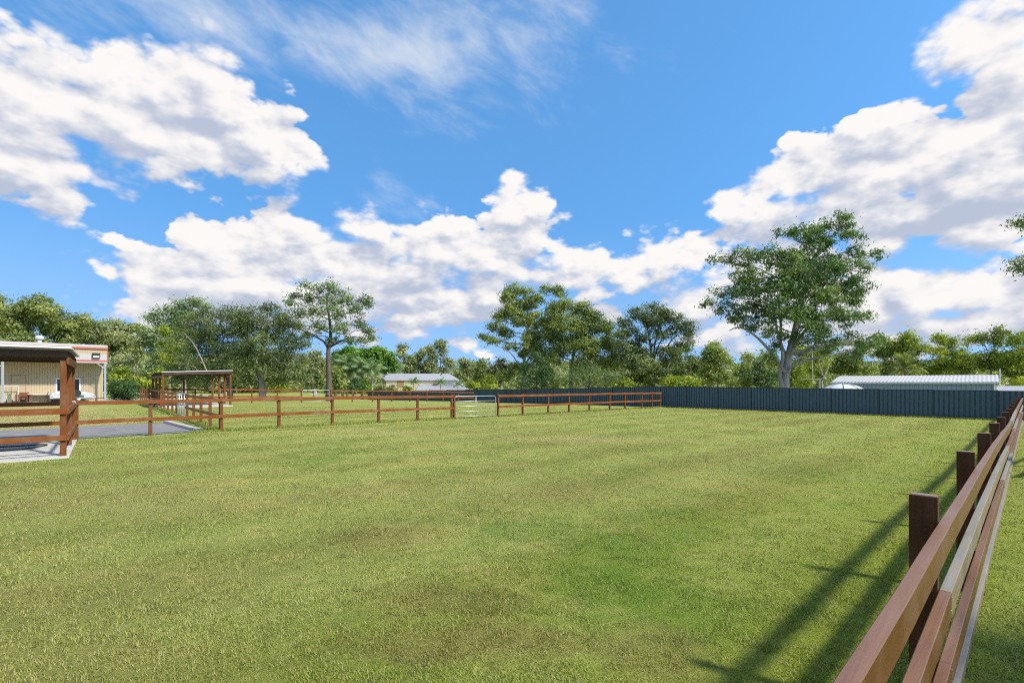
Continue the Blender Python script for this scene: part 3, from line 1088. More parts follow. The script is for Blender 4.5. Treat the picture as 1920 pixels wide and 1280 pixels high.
def shelter(label, FR, FL, BR, BLc, zr_fr, zr_fl, zr_br, zr_bl, mids, over, slab_top, front_rails, side_rails, extra=None, left_rails=()):
    base = P2(FR)
    root = thing('timber_shelter', label, 'shelter', base, 'open timber shelters in the paddocks')
    fd = (FR - FL)
    fd.z = 0
    fd.normalize()
    bd = (BR - FR)
    bd.z = 0
    bd.normalize()
    # slab
    m = MB()
    q = [FR - bd * .18 + fd * .12, BR + bd * .1 + fd * .12, BLc + bd * .1 - fd * .12, FL - bd * .18 - fd * .12]
    zs = [gz(p.x, p.y) for p in q]
    zt = slab_top
    n = len(m.v)
    for p in q:
        m.v.append((p.x, p.y, min(zs) - .1))
    for p in q:
        m.v.append((p.x, p.y, zt))
    m.f += [(4, 5, 6, 7), (0, 1, 5, 4), (1, 2, 6, 5), (2, 3, 7, 6), (3, 0, 4, 7)]
    m.mi += [0] * 5
    m.build('slab', M['concrete'], root)
    rz = {'fr': zr_fr, 'fl': zr_fl, 'br': zr_br, 'bl': zr_bl}
    posts = [(FR, zr_fr), (FL, zr_fl), (BR, zr_br), (BLc, zr_bl)]
    for f_ in mids:
        posts.append((FR.lerp(BR, f_), zr_fr + (zr_br - zr_fr) * f_))
        posts.append((FL.lerp(BLc, f_), zr_fl + (zr_bl - zr_fl) * f_))
    if extra:
        for f_ in extra:
            posts.append((BR.lerp(BLc, f_), zr_br + (zr_bl - zr_br) * f_))
    for p, z in posts:
        add_post(root, p, z - .30, fd, .12, .12, M['post'])

    # beams
    def beam(a, za, b, zb, off, hw=.024, h=.19, mat=None, name='beam'):
        dv = (b - a)
        dv.z = 0
        dv.normalize()
        sd = Vector((dv.y, -dv.x, 0))
        mb = MB()
        mb.sweep([Vector((a.x, a.y, za)) - dv * .09 + off, Vector((b.x, b.y, zb)) + dv * .09 + off], section(hw, h), side=sd)
        mb.build(name, mat or M['rail_d'], root)
    ns = Vector((bd.y, -bd.x, 0))
    if ns.dot(fd) < 0:
        ns = -ns
    beam(FR, zr_fr - .20, BR, zr_br - .20, ns * .09, mat=M['post'])
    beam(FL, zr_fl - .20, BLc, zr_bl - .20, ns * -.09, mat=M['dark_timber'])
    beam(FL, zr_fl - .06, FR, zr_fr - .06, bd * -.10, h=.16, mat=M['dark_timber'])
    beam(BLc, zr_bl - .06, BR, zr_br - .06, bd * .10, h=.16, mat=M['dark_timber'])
    nr = 7
    for i in range(1, nr):
        f_ = i / nr
        a = FR.lerp(BR, f_)
        b = FL.lerp(BLc, f_)
        za, zb = zr_fr + (zr_br - zr_fr) * f_, zr_fl + (zr_bl - zr_fl) * f_
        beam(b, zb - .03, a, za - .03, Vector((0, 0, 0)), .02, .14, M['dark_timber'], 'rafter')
    # roof sheet
    o1, o2 = over
    cs = []
    for p, z, sx, sy in ((FL, zr_fl, -1, -1), (FR, zr_fr, 1, -1), (BR, zr_br, 1, 1), (BLc, zr_bl, -1, 1)):
        w_ = p + fd * (sx * o1) + bd * (sy * o2)
        cs.append(Vector((w_.x, w_.y, z)))
    n_ = max(8, int((FR - FL).length / .19))
    corr_sheet(cs[0], cs[1], cs[2], cs[3], n_, .008).build('roof_sheet', M['roof_zinc'], root)
    # pale folded edging round the roof sheet
    for i_ in (0, 1, 2):
        p_, q_ = cs[i_], cs[i_ + 1]
        e_ = (q_ - p_).normalized()
        o_ = Vector((e_.y, -e_.x, 0))
        MB().sweep([p_ - e_ * .01 + o_ * .02 + UP * .02, q_ + e_ * .01 + o_ * .02 + UP * .02], [(-.012, -.035), (.012, -.035), (.012, .012), (-.06, .012), (-.06, .004), (-.012, .004)], side=o_).build('roof_flashing', M['white_paint'], root)
    # rails
    for z, h in front_rails:
        rail(root, [FL + bd * -.087 + UP * (base.z + z), FR + fd * .06 + bd * -.087 + UP * (base.z + z)], .024, h, M['rail_d'], -bd)
    for z, h in side_rails:
        rail(root, [FR + ns * .087 + bd * -.06 + UP * (base.z + z), BR + ns * .087 + UP * (gz(BR.x, BR.y) + z)], .024, h, M['rail_m'], ns)
    return root


FR1 = Vector((-11.15, 12.72, 0))
BR1 = Vector((-14.0, 16.30, 0))
FL1 = FR1 - DV * 6.2
BL1 = BR1 - DV * 6.2
shelter('near open timber shelter with flat metal roof and concrete slab at the left edge', FR1, FL1, BR1, BL1, 2.76, 2.76, 2.76, 2.76, (.60,), (.14, .30), .10,
        [(1.23, .15), (.56, .13)], [(1.23, .15), (.56, .13)])
FR2 = Vector((-20.9, 38.0, 0))
FL2 = FR2 - DV * 4.2
BR2 = FR2 + MV * 6.9
BL2 = FL2 + MV * 6.9
shelter('far open timber shelter with thin skillion roof behind the cross fence', FR2, FL2, BR2, BL2, 2.83, 2.65, 2.80, 2.64, (.3, .62), (.1, .15), .27,
        [], [], extra=(.5,))

# hose on the near slab, and white water pipe on its back post
h0 = FR1 - DV * 1.0 - NV * .9
hb = MB()
hp = []
zz = .10 + .018
pxs = [(-20, 845.5), (20, 843.5), (50, 840.5), (75, 836.5), (86, 834.5), (88, 833), (80, 832.8), (60, 834), (30, 836), (-20, 838)]
for px, py in pxs:
    Y = (CAMZ - zz) * FPX / (py - HY)
    hp.append(Vector(((px - CX) / FPX * Y, Y, zz)))


def smooth_path(pts, n=6):
    out = []
    for i in range(len(pts) - 1):
        p0, p1, p2, p3 = pts[max(i - 1, 0)], pts[i], pts[i + 1], pts[min(i + 2, len(pts) - 1)]
        for k in range(n):
            t = k / n
            out.append(.5 * ((2 * p1) + (p2 - p0) * t + (2 * p0 - 5 * p1 + 4 * p2 - p3) * t * t + (3 * p1 - p0 - 3 * p2 + p3) * t ** 3))
    out.append(pts[-1])
    return out


tag(hb.tube(smooth_path(hp), .018, 6).build('hose', M['black'], None, True, origin=hp[3]), 'black hose lying in a loop on the near shelter slab', 'hose')
wp = P2(FR1.lerp(BR1, .82) - DV * .03)
wp.z = .10
rt = thing('water_pipe', 'thin white water pipe with tap standing beside the shelter post', 'pipe', wp)
MB().tube([wp, wp + UP * 1.28], .02, 8).build('riser', M['white_paint'], rt, True)
MB().tube([wp + UP * 1.22, wp + UP * 1.24 + DV * .12, wp + UP * 1.16 + DV * .15], .016, 8).build('tap', M['white_paint'], rt, True)
for h in (.5, .9):
    MB().tube([wp + UP * h - DV * .03, wp + UP * h + DV * .03], .026, 8).build('pipe_clip', M['white_paint'], rt)


# ------------------------------------------------------------------ generic rectangles in a wall
def wall_pt(o, d, t, z, n=None, k=0.0):
    p = Vector((o.x + d.x * t, o.y + d.y * t, z))
    if n is not None:
        p += n * k
    return p


def wall_box(mb, o, d, n, t0, t1, z0, z1, k0, k1, mi=0):
    c = wall_pt(o, d, (t0 + t1) / 2, (z0 + z1) / 2, n, (k0 + k1) / 2)
    mb.quadbox(c, d, n, UP, abs(t1 - t0) / 2, abs(k1 - k0) / 2, abs(z1 - z0) / 2, mi)
    return mb


def ribbed_wall(o, d, n, t0, t1, z0, z1, pitch=.2, depth=.02, holes=()):
    """ribbed sheeting as real folds; holes: (t0,t1,z0,z1) left open"""
    m = MB()
    cuts = []
    t = t0
    i = 0
    while t < t1 - 1e-4:
        cuts += [(t, 0.0), (min(t + pitch * .78, t1), 0.0), (min(t + pitch * .84, t1), -depth), (min(t + pitch * .94, t1), -depth)]
        t += pitch
    cuts.append((t1, 0.0))
    for a, b in zip(cuts[:-1], cuts[1:]):
        if b[0] - a[0] < 1e-5:
            continue
        zr = [(z0, z1)]
        mid = (a[0] + b[0]) / 2
        for h in holes:
            if h[0] < mid < h[1]:
                zr = [(z0, h[2]), (h[3], z1)]
        for za, zb in zr:
            m.poly([wall_pt(o, d, a[0], za, n, a[1]), wall_pt(o, d, b[0], za, n, b[1]), wall_pt(o, d, b[0], zb, n, b[1]), wall_pt(o, d, a[0], zb, n, a[1])])
    return m


def window(root, o, d, n, t0, t1, z0, z1, fr=.08, split=1, mat=None):
    m = MB()
    for a, b, c, e in ((t0, t1, z0, z0 + fr), (t0, t1, z1 - fr, z1), (t0, t0 + fr, z0 + fr, z1 - fr), (t1 - fr, t1, z0 + fr, z1 - fr)):
        wall_box(m, o, d, n, a, b, c, e, -.05, .035)
    w = m.build('window', mat or M['white_paint'], root)
    for i in range(split):
        a = t0 + fr + (t1 - t0 - 2 * fr) * i / split
        b = t0 + fr + (t1 - t0 - 2 * fr) * (i + 1) / split
        g = MB()
        wall_box(g, o, d, n, a + (.015 if i else 0), b - (.015 if i < split - 1 else 0), z0 + fr, z1 - fr, -.04, -.02)
        p = g.build('pane', M['glass'], None)
        p.location = Vector((0, 0, 0)) - root.location
        p.parent = w
        if i:
            g2 = MB()
            wall_box(g2, o, d, n, a - .015, a + .015, z0 + fr, z1 - fr, -.045, .02)
            q = g2.build('mullion', mat or M['white_paint'], None)
            q.location = Vector((0, 0, 0)) - root.location
            q.parent = w
    return w


# ------------------------------------------------------------------ big tan shed at the left
def big_shed():
    W0 = C0 - NV * 2.0
    d = -DV                      # leftwards along the wall
    n = NV
    zb = gz(W0.x, W0.y) - .05
    root = thing('metal_shed', 'tall tan sheet metal shed with white and red front over an open verandah', 'shed', P2(W0))
    Lw, dep = 22.0, 13.0
    hole = (1.80, 3.78, .95, 2.42)
    ribbed_wall(W0, d, n, 0, Lw, zb, 4.20, .20, .03, [hole, (5.99, 7.01, zb - .1, 2.66)]).build('wall', M['tan_sheet'], root)
    e = MB()
    e2 = W0 - NV * dep
    w1, w2 = W0 + d * Lw, e2 + d * Lw
    e.poly([(W0.x, W0.y, zb), (e2.x, e2.y, zb), (e2.x, e2.y, 5.2), (W0.x, W0.y, 5.7)])
    e.poly([(w1.x, w1.y, zb), (w1.x, w1.y, 5.7), (w2.x, w2.y, 5.2), (w2.x, w2.y, zb)])
    e.poly([(e2.x, e2.y, zb), (w2.x, w2.y, zb), (w2.x, w2.y, 5.2), (e2.x, e2.y, 5.2)])
    e.build('wall', M['tan_sheet'], root)
    # roof behind the front, falling away to the back
    q0, q1 = C0 + n * .06, e2 - n * .3
    corr_sheet(Vector((q0.x, q0.y, 5.74)) - d * .1, Vector((q0.x, q0.y, 5.74)) + d * Lw, Vector((q1.x, q1.y, 5.22)) + d * Lw, Vector((q1.x, q1.y, 5.22)) - d * .1, 58, .014).build('roof', M['roof_white'], root)
    # tall front over the verandah: red lip, white sheeting, tan sheeting, red fascia, white capping
    Lf = 20.0
    zo = 4.42
    ribbed_wall(C0, d, n, -.16, Lf, 4.29, 4.89, .20, .012).build('white_cladding', M['roof_white'], root)
    ribbed_wall(C0, d, n, -.16, Lf, 4.89, 5.43, .20, .012).build('tan_cladding', M['tan_sheet'], root)
    wall_box(MB(), C0, d, n, -.20, Lf, 4.10, 4.285, .003, .10).build('fascia', M['red_trim'], root)
    wall_box(MB(), C0, d, n, -.20, Lf, 5.42, 5.60, .003, .13).build('fascia', M['red_trim'], root)
    wall_box(MB(), C0, d, n, -.20, Lf, 5.604, 5.86, .02, .11).build('roof_capping', M['roof_white'], root)
    wall_box(MB(), C0, d, n, -.24, -.165, 4.29, 5.415, -.05, .06).build('corner_trim', M['red_trim'], root)
    wall_box(MB(), C0, d, n, -.18, Lf, 3.97, 4.09, -.02, .10).build('gutter', M['steel'], root)
    wall_box(MB(), C0, d, n, -.14, Lf, 4.12, 4.16, -1.98, -.01).build('soffit', M['tan_sheet'], root)
    r_ = MB()
    r_.poly([wall_pt(C0, d, -.14, 4.1, n, -.01), wall_pt(C0, d, -.14, 4.1, n, -2.0), wall_pt(C0, d, -.14, 5.7, n, -2.0), wall_pt(C0, d, -.14, 5.7, n, -.01)])
    r_.build('end_cladding', M['tan_sheet'], root)
    # columns with braces
    for t in (0.0, 7.6, 15.2):
        p = wall_pt(C0, d, t, 0)
        wall_box(MB(), C0, d, n, t - .09, t + .09, gz(p.x, p.y) - .1, zo - .37, -.09, .09).build('column', M['grey_metal'], root)
        MB().tube([wall_pt(C0, d, t + .1, zo - .95), wall_pt(C0, d, t + .75, zo - .40)], .035, 6).build('brace', M['white_paint'], root)
        MB().tube([wall_pt(C0, d, t, zo - .42, n, -.1), wall_pt(C0, d, t, zo - .42, n, -1.96)], .05, 6).build('awning_beam', M['grey_metal'], root)
    # corner flashing, door, window
    wall_box(MB(), W0, d, n, -.03, .09, zb, 4.1, .002, .035).build('corner_flashing', M['tan_sheet'], root)
    dr = ribbed_wall(W0, d, n, 6.02, 6.98, .02, 2.62, .2, .02)
    dd = dr.build('door', M['tan_sheet'], root)
    fm = MB()
    wall_box(fm, W0, d, n, 5.95, 6.02, 0, 2.69, -.04, .03)
    wall_box(fm, W0, d, n, 6.98, 7.05, 0, 2.69, -.04, .03)
    wall_box(fm, W0, d, n, 6.02, 6.98, 2.62, 2.69, -.04, .03)
    q = fm.build('door_frame', M['brick_red'], None)
    q.location = -root.location
    q.parent = dd
    q = wall_box(MB(), W0, d, n, 6.86, 6.93, 1.0, 1.08, .0, .05).build('handle', M['steel'], None)
    q.location = -root.location
    q.parent = dd
    window(root, W0, d, n, hole[0], hole[1], hole[2], hole[3], .13, 3)
    # flood light on the awning
    fl = thing('flood_light', 'black flood light mounted on the white front of the shed', 'flood light', wall_pt(C0, d, .75, 4.5, n, .1))
    wall_box(MB(), C0, d, n, .42, 1.06, 4.50, 5.00, .05, .20).build('housing', M['black'], fl)
    wall_box(MB(), C0, d, n, .49, .99, 4.54, 4.72, .202, .215).build('lens', M['white_paint'], fl)
    MB().tube([wall_pt(C0, d, .74, 4.6, n, .0), wall_pt(C0, d, .74, 4.6, n, .06)], .03, 6).build('bracket', M['black'], fl)
    # roof ventilator
    vb = wall_pt(C0, d, 5.0, 5.95, n, -1.2)
    vt = thing('roof_ventilator', 'round white spinning ventilator on the shed roof', 'ventilator', vb)
    MB().tube([vb - UP * .4, vb + UP * .28], .17, 12).build('ventilator_neck', M['roof_white'], vt, True)
    MB().tube([vb + UP * .25, vb + UP * .32, vb + UP * .45, vb + UP * .60, vb + UP * .68], [.18, .30, .36, .30, .12], 14).build('ventilator_head', M['white_paint'], vt, True)
    vb = wall_pt(C0, d, 6.6, 5.3, n, .22)
    rt = thing('vent_pipe', 'short white pipe sticking out of the shed front under the red fascia', 'pipe', vb)
    MB().tube([vb - UP * .2, vb + UP * .1], .09, 8).build('pipe_body', M['white_paint'], rt, True)
    MB().tube([vb + UP * .1, vb + UP * .18], [.14, .12], 8).build('pipe_cap', M['white_paint'], rt, True)
    return root


big_shed()


def local_boxes(root, name, boxes, mat, ang):
    """boxes given in a frame standing on root, turned by ang"""
    ca, sa = math.cos(ang), math.sin(ang)
    ax, ay = Vector((ca, sa, 0)), Vector((-sa, ca, 0))
    m = MB()
    for (x0, x1, y0, y1, z0, z1) in boxes:
        c = root.location + ax * ((x0 + x1) / 2) + ay * ((y0 + y1) / 2) + UP * ((z0 + z1) / 2)
        m.quadbox(c, ax, ay, UP, (x1 - x0) / 2, (y1 - y0) / 2, (z1 - z0) / 2)
    return m.build(name, mat, root)


AD = math.atan2(-DV.y, -DV.x)     # local x runs leftwards along the shed wall


def L2(root, x, y, z, ang):
    return root.location + Vector((math.cos(ang) * x - math.sin(ang) * y, math.sin(ang) * x + math.cos(ang) * y, z))


def spot(t, k):
    p = C0 - DV * t - NV * k
    return P2(p) + UP * .016


tb = thing('outdoor_table', 'red brown timber table under the shed verandah', 'table', spot(6.15, 1.0))
local_boxes(tb, 'tabletop', [(-.62, .62, -.42 + .14 * i, -.42 + .14 * i + .13, .70, .74) for i in range(6)], M['wood_furn'], AD)
for sx in (-1, 1):
    for sy in (-1, 1):
        local_boxes(tb, 'leg', [(sx * .54 - .045, sx * .54 + .045, sy * .34 - .045, sy * .34 + .045, 0, .70)], M['wood_furn'], AD)


def wood_chair(label, p, ang):
    ch = thing('wooden_chair', label, 'chair', p, 'red brown timber chairs at the table')
    local_boxes(ch, 'seat', [(-.27, .27, -.25 + .1 * i, -.25 + .1 * i + .09, .40, .43) for i in range(5)], M['wood_furn'], ang)
    local_boxes(ch, 'backrest', [(-.27, .27, .23, .26, z, z + .11) for z in (.56, .70, .84)], M['wood_furn'], ang)
    for sx in (-1, 1):
        local_boxes(ch, 'leg', [(sx * .27 - .03, sx * .27 + .03, -.27, -.21, 0, .62)], M['wood_furn'], ang)
        local_boxes(ch, 'leg', [(sx * .27 - .03, sx * .27 + .03, .21, .27, 0, .97)], M['wood_furn'], ang)
        local_boxes(ch, 'armrest', [(sx * .27 - .035, sx * .27 + .035, -.27, .21, .62, .65)], M['wood_furn'], ang)
    return ch


wood_chair('red brown timber armchair in front of the table under the verandah', spot(6.2, .25), AD)
wood_chair('red brown timber armchair on the far side of the table against the shed wall', spot(6.05, 1.65), AD + math.pi)


def metal_chair(label, p, ang):
    c = thing('metal_chair', label, 'chair', p, 'slim metal chairs under the verandah')
    for sy in (-1, 1):
        y = sy * .24
        MB().tube([L2(c, -.24, y, 0, ang), L2(c, -.20, y, .42, ang), L2(c, .2, y, .44, ang), L2(c, .27, y, .7, ang), L2(c, .40, y, 1.0, ang)], .016, 6).build('side_frame', M['bronze'], c, True)
        MB().tube([L2(c, .2, y, .44, ang), L2(c, .14, y, .2, ang), L2(c, .26, y, 0, ang)], .016, 6).build('leg', M['bronze'], c, True)
    local_boxes(c, 'seat', [(-.2, .2, -.235, .235, .425, .44)], M['bronze'], ang)
    b = MB()
    b.quadbox(L2(c, .33, 0, .80, ang), Vector((math.cos(ang), math.sin(ang), 0)) * .93 + UP * -.36, Vector((-math.sin(ang), math.cos(ang), 0)), UP, .008, .235, .17)
    b.build('backrest', M['bronze'], c)
    return c


metal_chair('slim bronze metal chair right of the timber table, back turned to the trailer', spot(4.75, .8), AD + math.pi)
metal_chair('slim dark metal chair left of the white tubular rack', spot(7.75, .9), AD)

wf = thing('storage_rack', 'white tubular rack standing against the shed wall behind the table', 'rack', spot(7.0, 1.5))
for nm, pts in (('upright', [(-.5, 0), (-.5, 1.55)]), ('upright', [(.55, 0), (.55, 1.55)]), ('top_bar', [(-.53, 1.55), (.58, 1.55)]), ('middle_bar', [(-.5, .55), (.55, .55)])):
    MB().tube([L2(wf, a, 0, z, AD) for a, z in pts], .035, 6).build(nm, M['white_paint'], wf)
tr = thing('trestle_table', 'long white topped trestle table along the shed wall', 'table', spot(4.4, 1.55))
local_boxes(tr, 'tabletop', [(-1.5, 1.5, -.3, .3, .78, .83)], M['white_paint'], AD)
for x in (-1.3, -.2, 1.3):
    local_boxes(tr, 'leg', [(x - .03, x + .03, -.25, -.19, 0, .78), (x - .03, x + .03, .19, .25, 0, .78), (x - .02, x + .02, -.19, .19, .3, .34)], M['white_paint'], AD)
ht = thing('hand_trolley', 'grey green trolley with black wheel beside the timber table', 'trolley', spot(7.15, .35))
local_boxes(ht, 'trolley_body', [(-.14, .14, -.1, .1, .12, .85)], M['olive'], AD)
for sx in (-1, 1):
    MB().tube([L2(ht, sx * .2 - .04, -.05, .15, AD), L2(ht, sx * .2 + .04, -.05, .15, AD)], .15, 12).build('wheel', M['black'], ht)
MB().tube([L2(ht, -.14, .12, .8, AD), L2(ht, -.14, .2, 1.05, AD), L2(ht, .14, .2, 1.05, AD), L2(ht, .14, .12, .8, AD)], .015, 6).build('handle', M['olive'], ht)

# trailer
tl = thing('trailer', 'low white box trailer with spare wheel parked beside the shed window', 'trailer', spot(2.55, .55))
m = MB()
xs = [(-1.75, .36, .58), (-1.55, .34, .80), (-.9, .34, .98), (.9, .34, 1.0), (1.6, .34, .88), (1.75, .36, .62)]
for x, z0, z1 in xs:
    for y, z in ((-.82, z0), (.82, z0), (.82, z1 - .06), (.74, z1), (-.74, z1), (-.82, z1 - .06)):
        m.v.append(tuple(L2(tl, x, y, z, AD)))
for i in range(len(xs) - 1):
    for j in range(6):
        k = (j + 1) % 6
        m.f.append((i * 6 + j, i * 6 + k, i * 6 + 6 + k, i * 6 + 6 + j))
        m.mi.append(0)
m.f += [tuple(reversed(range(6))), tuple(range(30, 36))]
m.mi += [0, 0]
bo = m.build('body', M['trailer'], tl)
local_boxes(tl, 'body_trim', [(-1.5, 1.5, .825, .84, .40, .46), (-1.5, 1.5, .825, .84, .70, .72)], M['grey_metal'], AD)
local_boxes(tl, 'chassis', [(-1.6, 1.6, -.6, .6, .24, .335), (-2.5, -1.6, -.05, .05, .26, .33)], M['black'], AD)
for sy in (-1, 1):
    for x in (-.42, .42):
        w = MB().tube([L2(tl, x, sy * .70 - .09, .29, AD), L2(tl, x, sy * .70 + .09, .29, AD)], .29, 18).build('wheel', M['black'], tl)
        q = MB().tube([L2(tl, x, sy * .80 - .004, .29, AD), L2(tl, x, sy * .80 + .004, .29, AD)], .16, 14).build('rim', M['white_paint'], None)
        q.location = -tl.location
        q.parent = w
w = MB().tube([L2(tl, -.25, .86, .86, AD), L2(tl, -.25, 1.02, .86, AD)], .36, 20).build('spare_wheel', M['black'], tl)
for x in (-1.62, 1.62):
    local_boxes(tl, 'tail_light', [(x - .1, x + .1, .822, .85, .5, .58)], M['red_trim'], AD)
local_boxes(tl, 'mudguard', [(-.85, .85, .84, 1.0, .60, .63)], M['black'], AD)


# ------------------------------------------------------------------ far two storey house
def far_house():
    Y = 120.0
    k = Y / FPX

    def X(px):
        return (px - CX) * k

    def Z(py):
        return CAMZ - (py - HY) * k
    y0 = Y
    zb = -2.6
    root = thing('house', 'distant two storey cream house with pale metal roof beyond the blue fence', 'house', (X(780), Y, zb))
    xl, xr = X(724), X(820)
    ze, zr = Z(711.5), Z(700.2)
    dep = 9.0
    o = Vector((xl, y0, 0))
    d, n = Vector((1, 0, 0)), Vector((0, -1, 0))
    L = xr - xl
    MB().box(xl, xr, y0, y0 + dep, zb, ze).build('wall', M['cream_wall'], root)
    wall_box(MB(), o, d, n, X(745) - xl, X(757) - xl, Z(725), Z(712.2), .005, .06).build('brick_panel', M['brick_red'], root)
    # gable roof, ridge along x; the left end flies out over a shaded gable
    ym = y0 + dep / 2
    rl, rr = (708 - CX) / FPX * ym, (841 - CX) / FPX * ym
    zr = CAMZ + (HY - 700.2) / FPX * ym
    m = MB()
    a, b = Vector((X(722), y0 - .2, ze - .02)), Vector((xr + .2, y0 - .2, ze - .02))
    c, e = Vector((xr + .2, ym, zr)), Vector((rl, ym, zr))
    corr_sheet(a, b, c, e, 60, .02).build('roof', M['roof_zinc'], root)
    f1, f2 = Vector((X(722), y0 + dep + .7, ze - .15)), Vector((xr + .2, y0 + dep + .7, ze - .15))
    corr_sheet(e + Vector((0, .03, 0)), c + Vector((0, .03, 0)), f2, f1, 60, .02).build('roof', M['roof_zinc'], root)
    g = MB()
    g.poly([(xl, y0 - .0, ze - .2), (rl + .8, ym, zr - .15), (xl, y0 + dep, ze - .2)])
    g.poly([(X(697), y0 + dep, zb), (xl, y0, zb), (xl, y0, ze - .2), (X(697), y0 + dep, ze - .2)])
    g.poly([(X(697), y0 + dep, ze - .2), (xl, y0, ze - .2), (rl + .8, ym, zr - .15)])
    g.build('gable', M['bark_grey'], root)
    # gutter
    MB().box(X(722), xr + .2, y0 - .33, y0 - .22, ze - .16, ze - .04).build('gutter', M['white_paint'], root)
    # white wing at the right end with its own hip
    x1, x2 = X(820) + .02, X(853)
    MB().box(x1, x2, y0 - 1.2, y0 + dep - 1, zb, ze).build('wall', M['white_wall'], root)
    h = MB()
    A, B = Vector((x1 - .3, y0 - 1.8, ze - .12)), Vector((x2 + .4, y0 - 1.8, ze - .12))
    R1, R2 = Vector((X(826), ym, zr + .05)), Vector((rr, ym, zr + .05))
    C_, D_ = Vector((x2 + .4, y0 + dep, ze - .12)), Vector((x1 - .3, y0 + dep, ze - .12))
    h.poly([A, B, R2, R1])
    h.poly([B, C_, R2])
    h.poly([C_, D_, R1, R2])
    h.poly([D_, A, R1])
    h.build('hip_roof', M['roof_zinc'], root)
    # windows of the upper storey
    for p0, p1, q0, q1, sp in ((757.5, 764, 713.2, 718.3, 1), (734, 742, 713, 718.5, 1), (774, 785, 713, 717.8, 1), (789, 804, 713, 718, 3), (809, 823 - 4, 713, 718, 2)):
        window(root, o, d, n, X(p0) - xl, X(p1) - xl, Z(q1), Z(q0), .1, sp)
    ow = Vector((x1, y0 - 1.2, 0))
    for p0, p1, sp in ((832, 834.5, 1), (842.5, 852.5, 2)):
        window(root, ow, d, n, X(p0) - x1, X(p1) - x1, Z(718), Z(713), .1, sp)
    # verandah roof below
    v1, v2 = Vector((X(786), y0 - 4.2, Z(730.5))), Vector((X(884), y0 - 4.2, Z(730.5)))
    v3, v4 = Vector((X(853), y0 - 1.25, Z(721))), Vector((X(786), y0 - .05, Z(721)))
    corr_sheet(v1, v2, v3, v4, 70, .015).build('verandah_roof', M['roof_zinc'], root)
    hm = MB()
    hm.poly([v2, Vector((X(884), y0 + 6, Z(730.5))), Vector((X(856), y0 + 4, Z(713))), v3])
    hm.build('verandah_roof', M['roof_zinc'], root)
    MB().box(X(786), X(884), y0 - 4.3, y0 - 4.2, Z(732.6), Z(730.8)).build('verandah_fascia', M['white_paint'], root)
    for p in (788, 805, 822, 839, 856, 882):
        MB().box(X(p) - .07, X(p) + .07, y0 - 4.18, y0 - 4.04, zb, Z(732.7)).build('verandah_post', M['white_paint'], root)
    MB().tube([(X(827), ym, zr - .2), (X(827), ym, zr + .75)], .16, 8).build('flue', M['black'], root)
    am = thing('antenna', 'thin tv antenna above the distant house roof', 'antenna', (X(780), ym, zr))
    MB().tube([(X(780), ym, zr - .1), (X(780), ym, zr + .75)], .05, 6).build('mast', M['steel'], am)
    for i in range(5):
        x = X(774) + i * .36
        MB().tube([(x, ym - .4, zr + .74), (x, ym + .4, zr + .74)], .03, 4).build('antenna_element', M['steel'], am)
    MB().tube([(X(772), ym, zr + .72), (X(787), ym, zr + .72)], .035, 6).build('boom', M['steel'], am)


far_house()


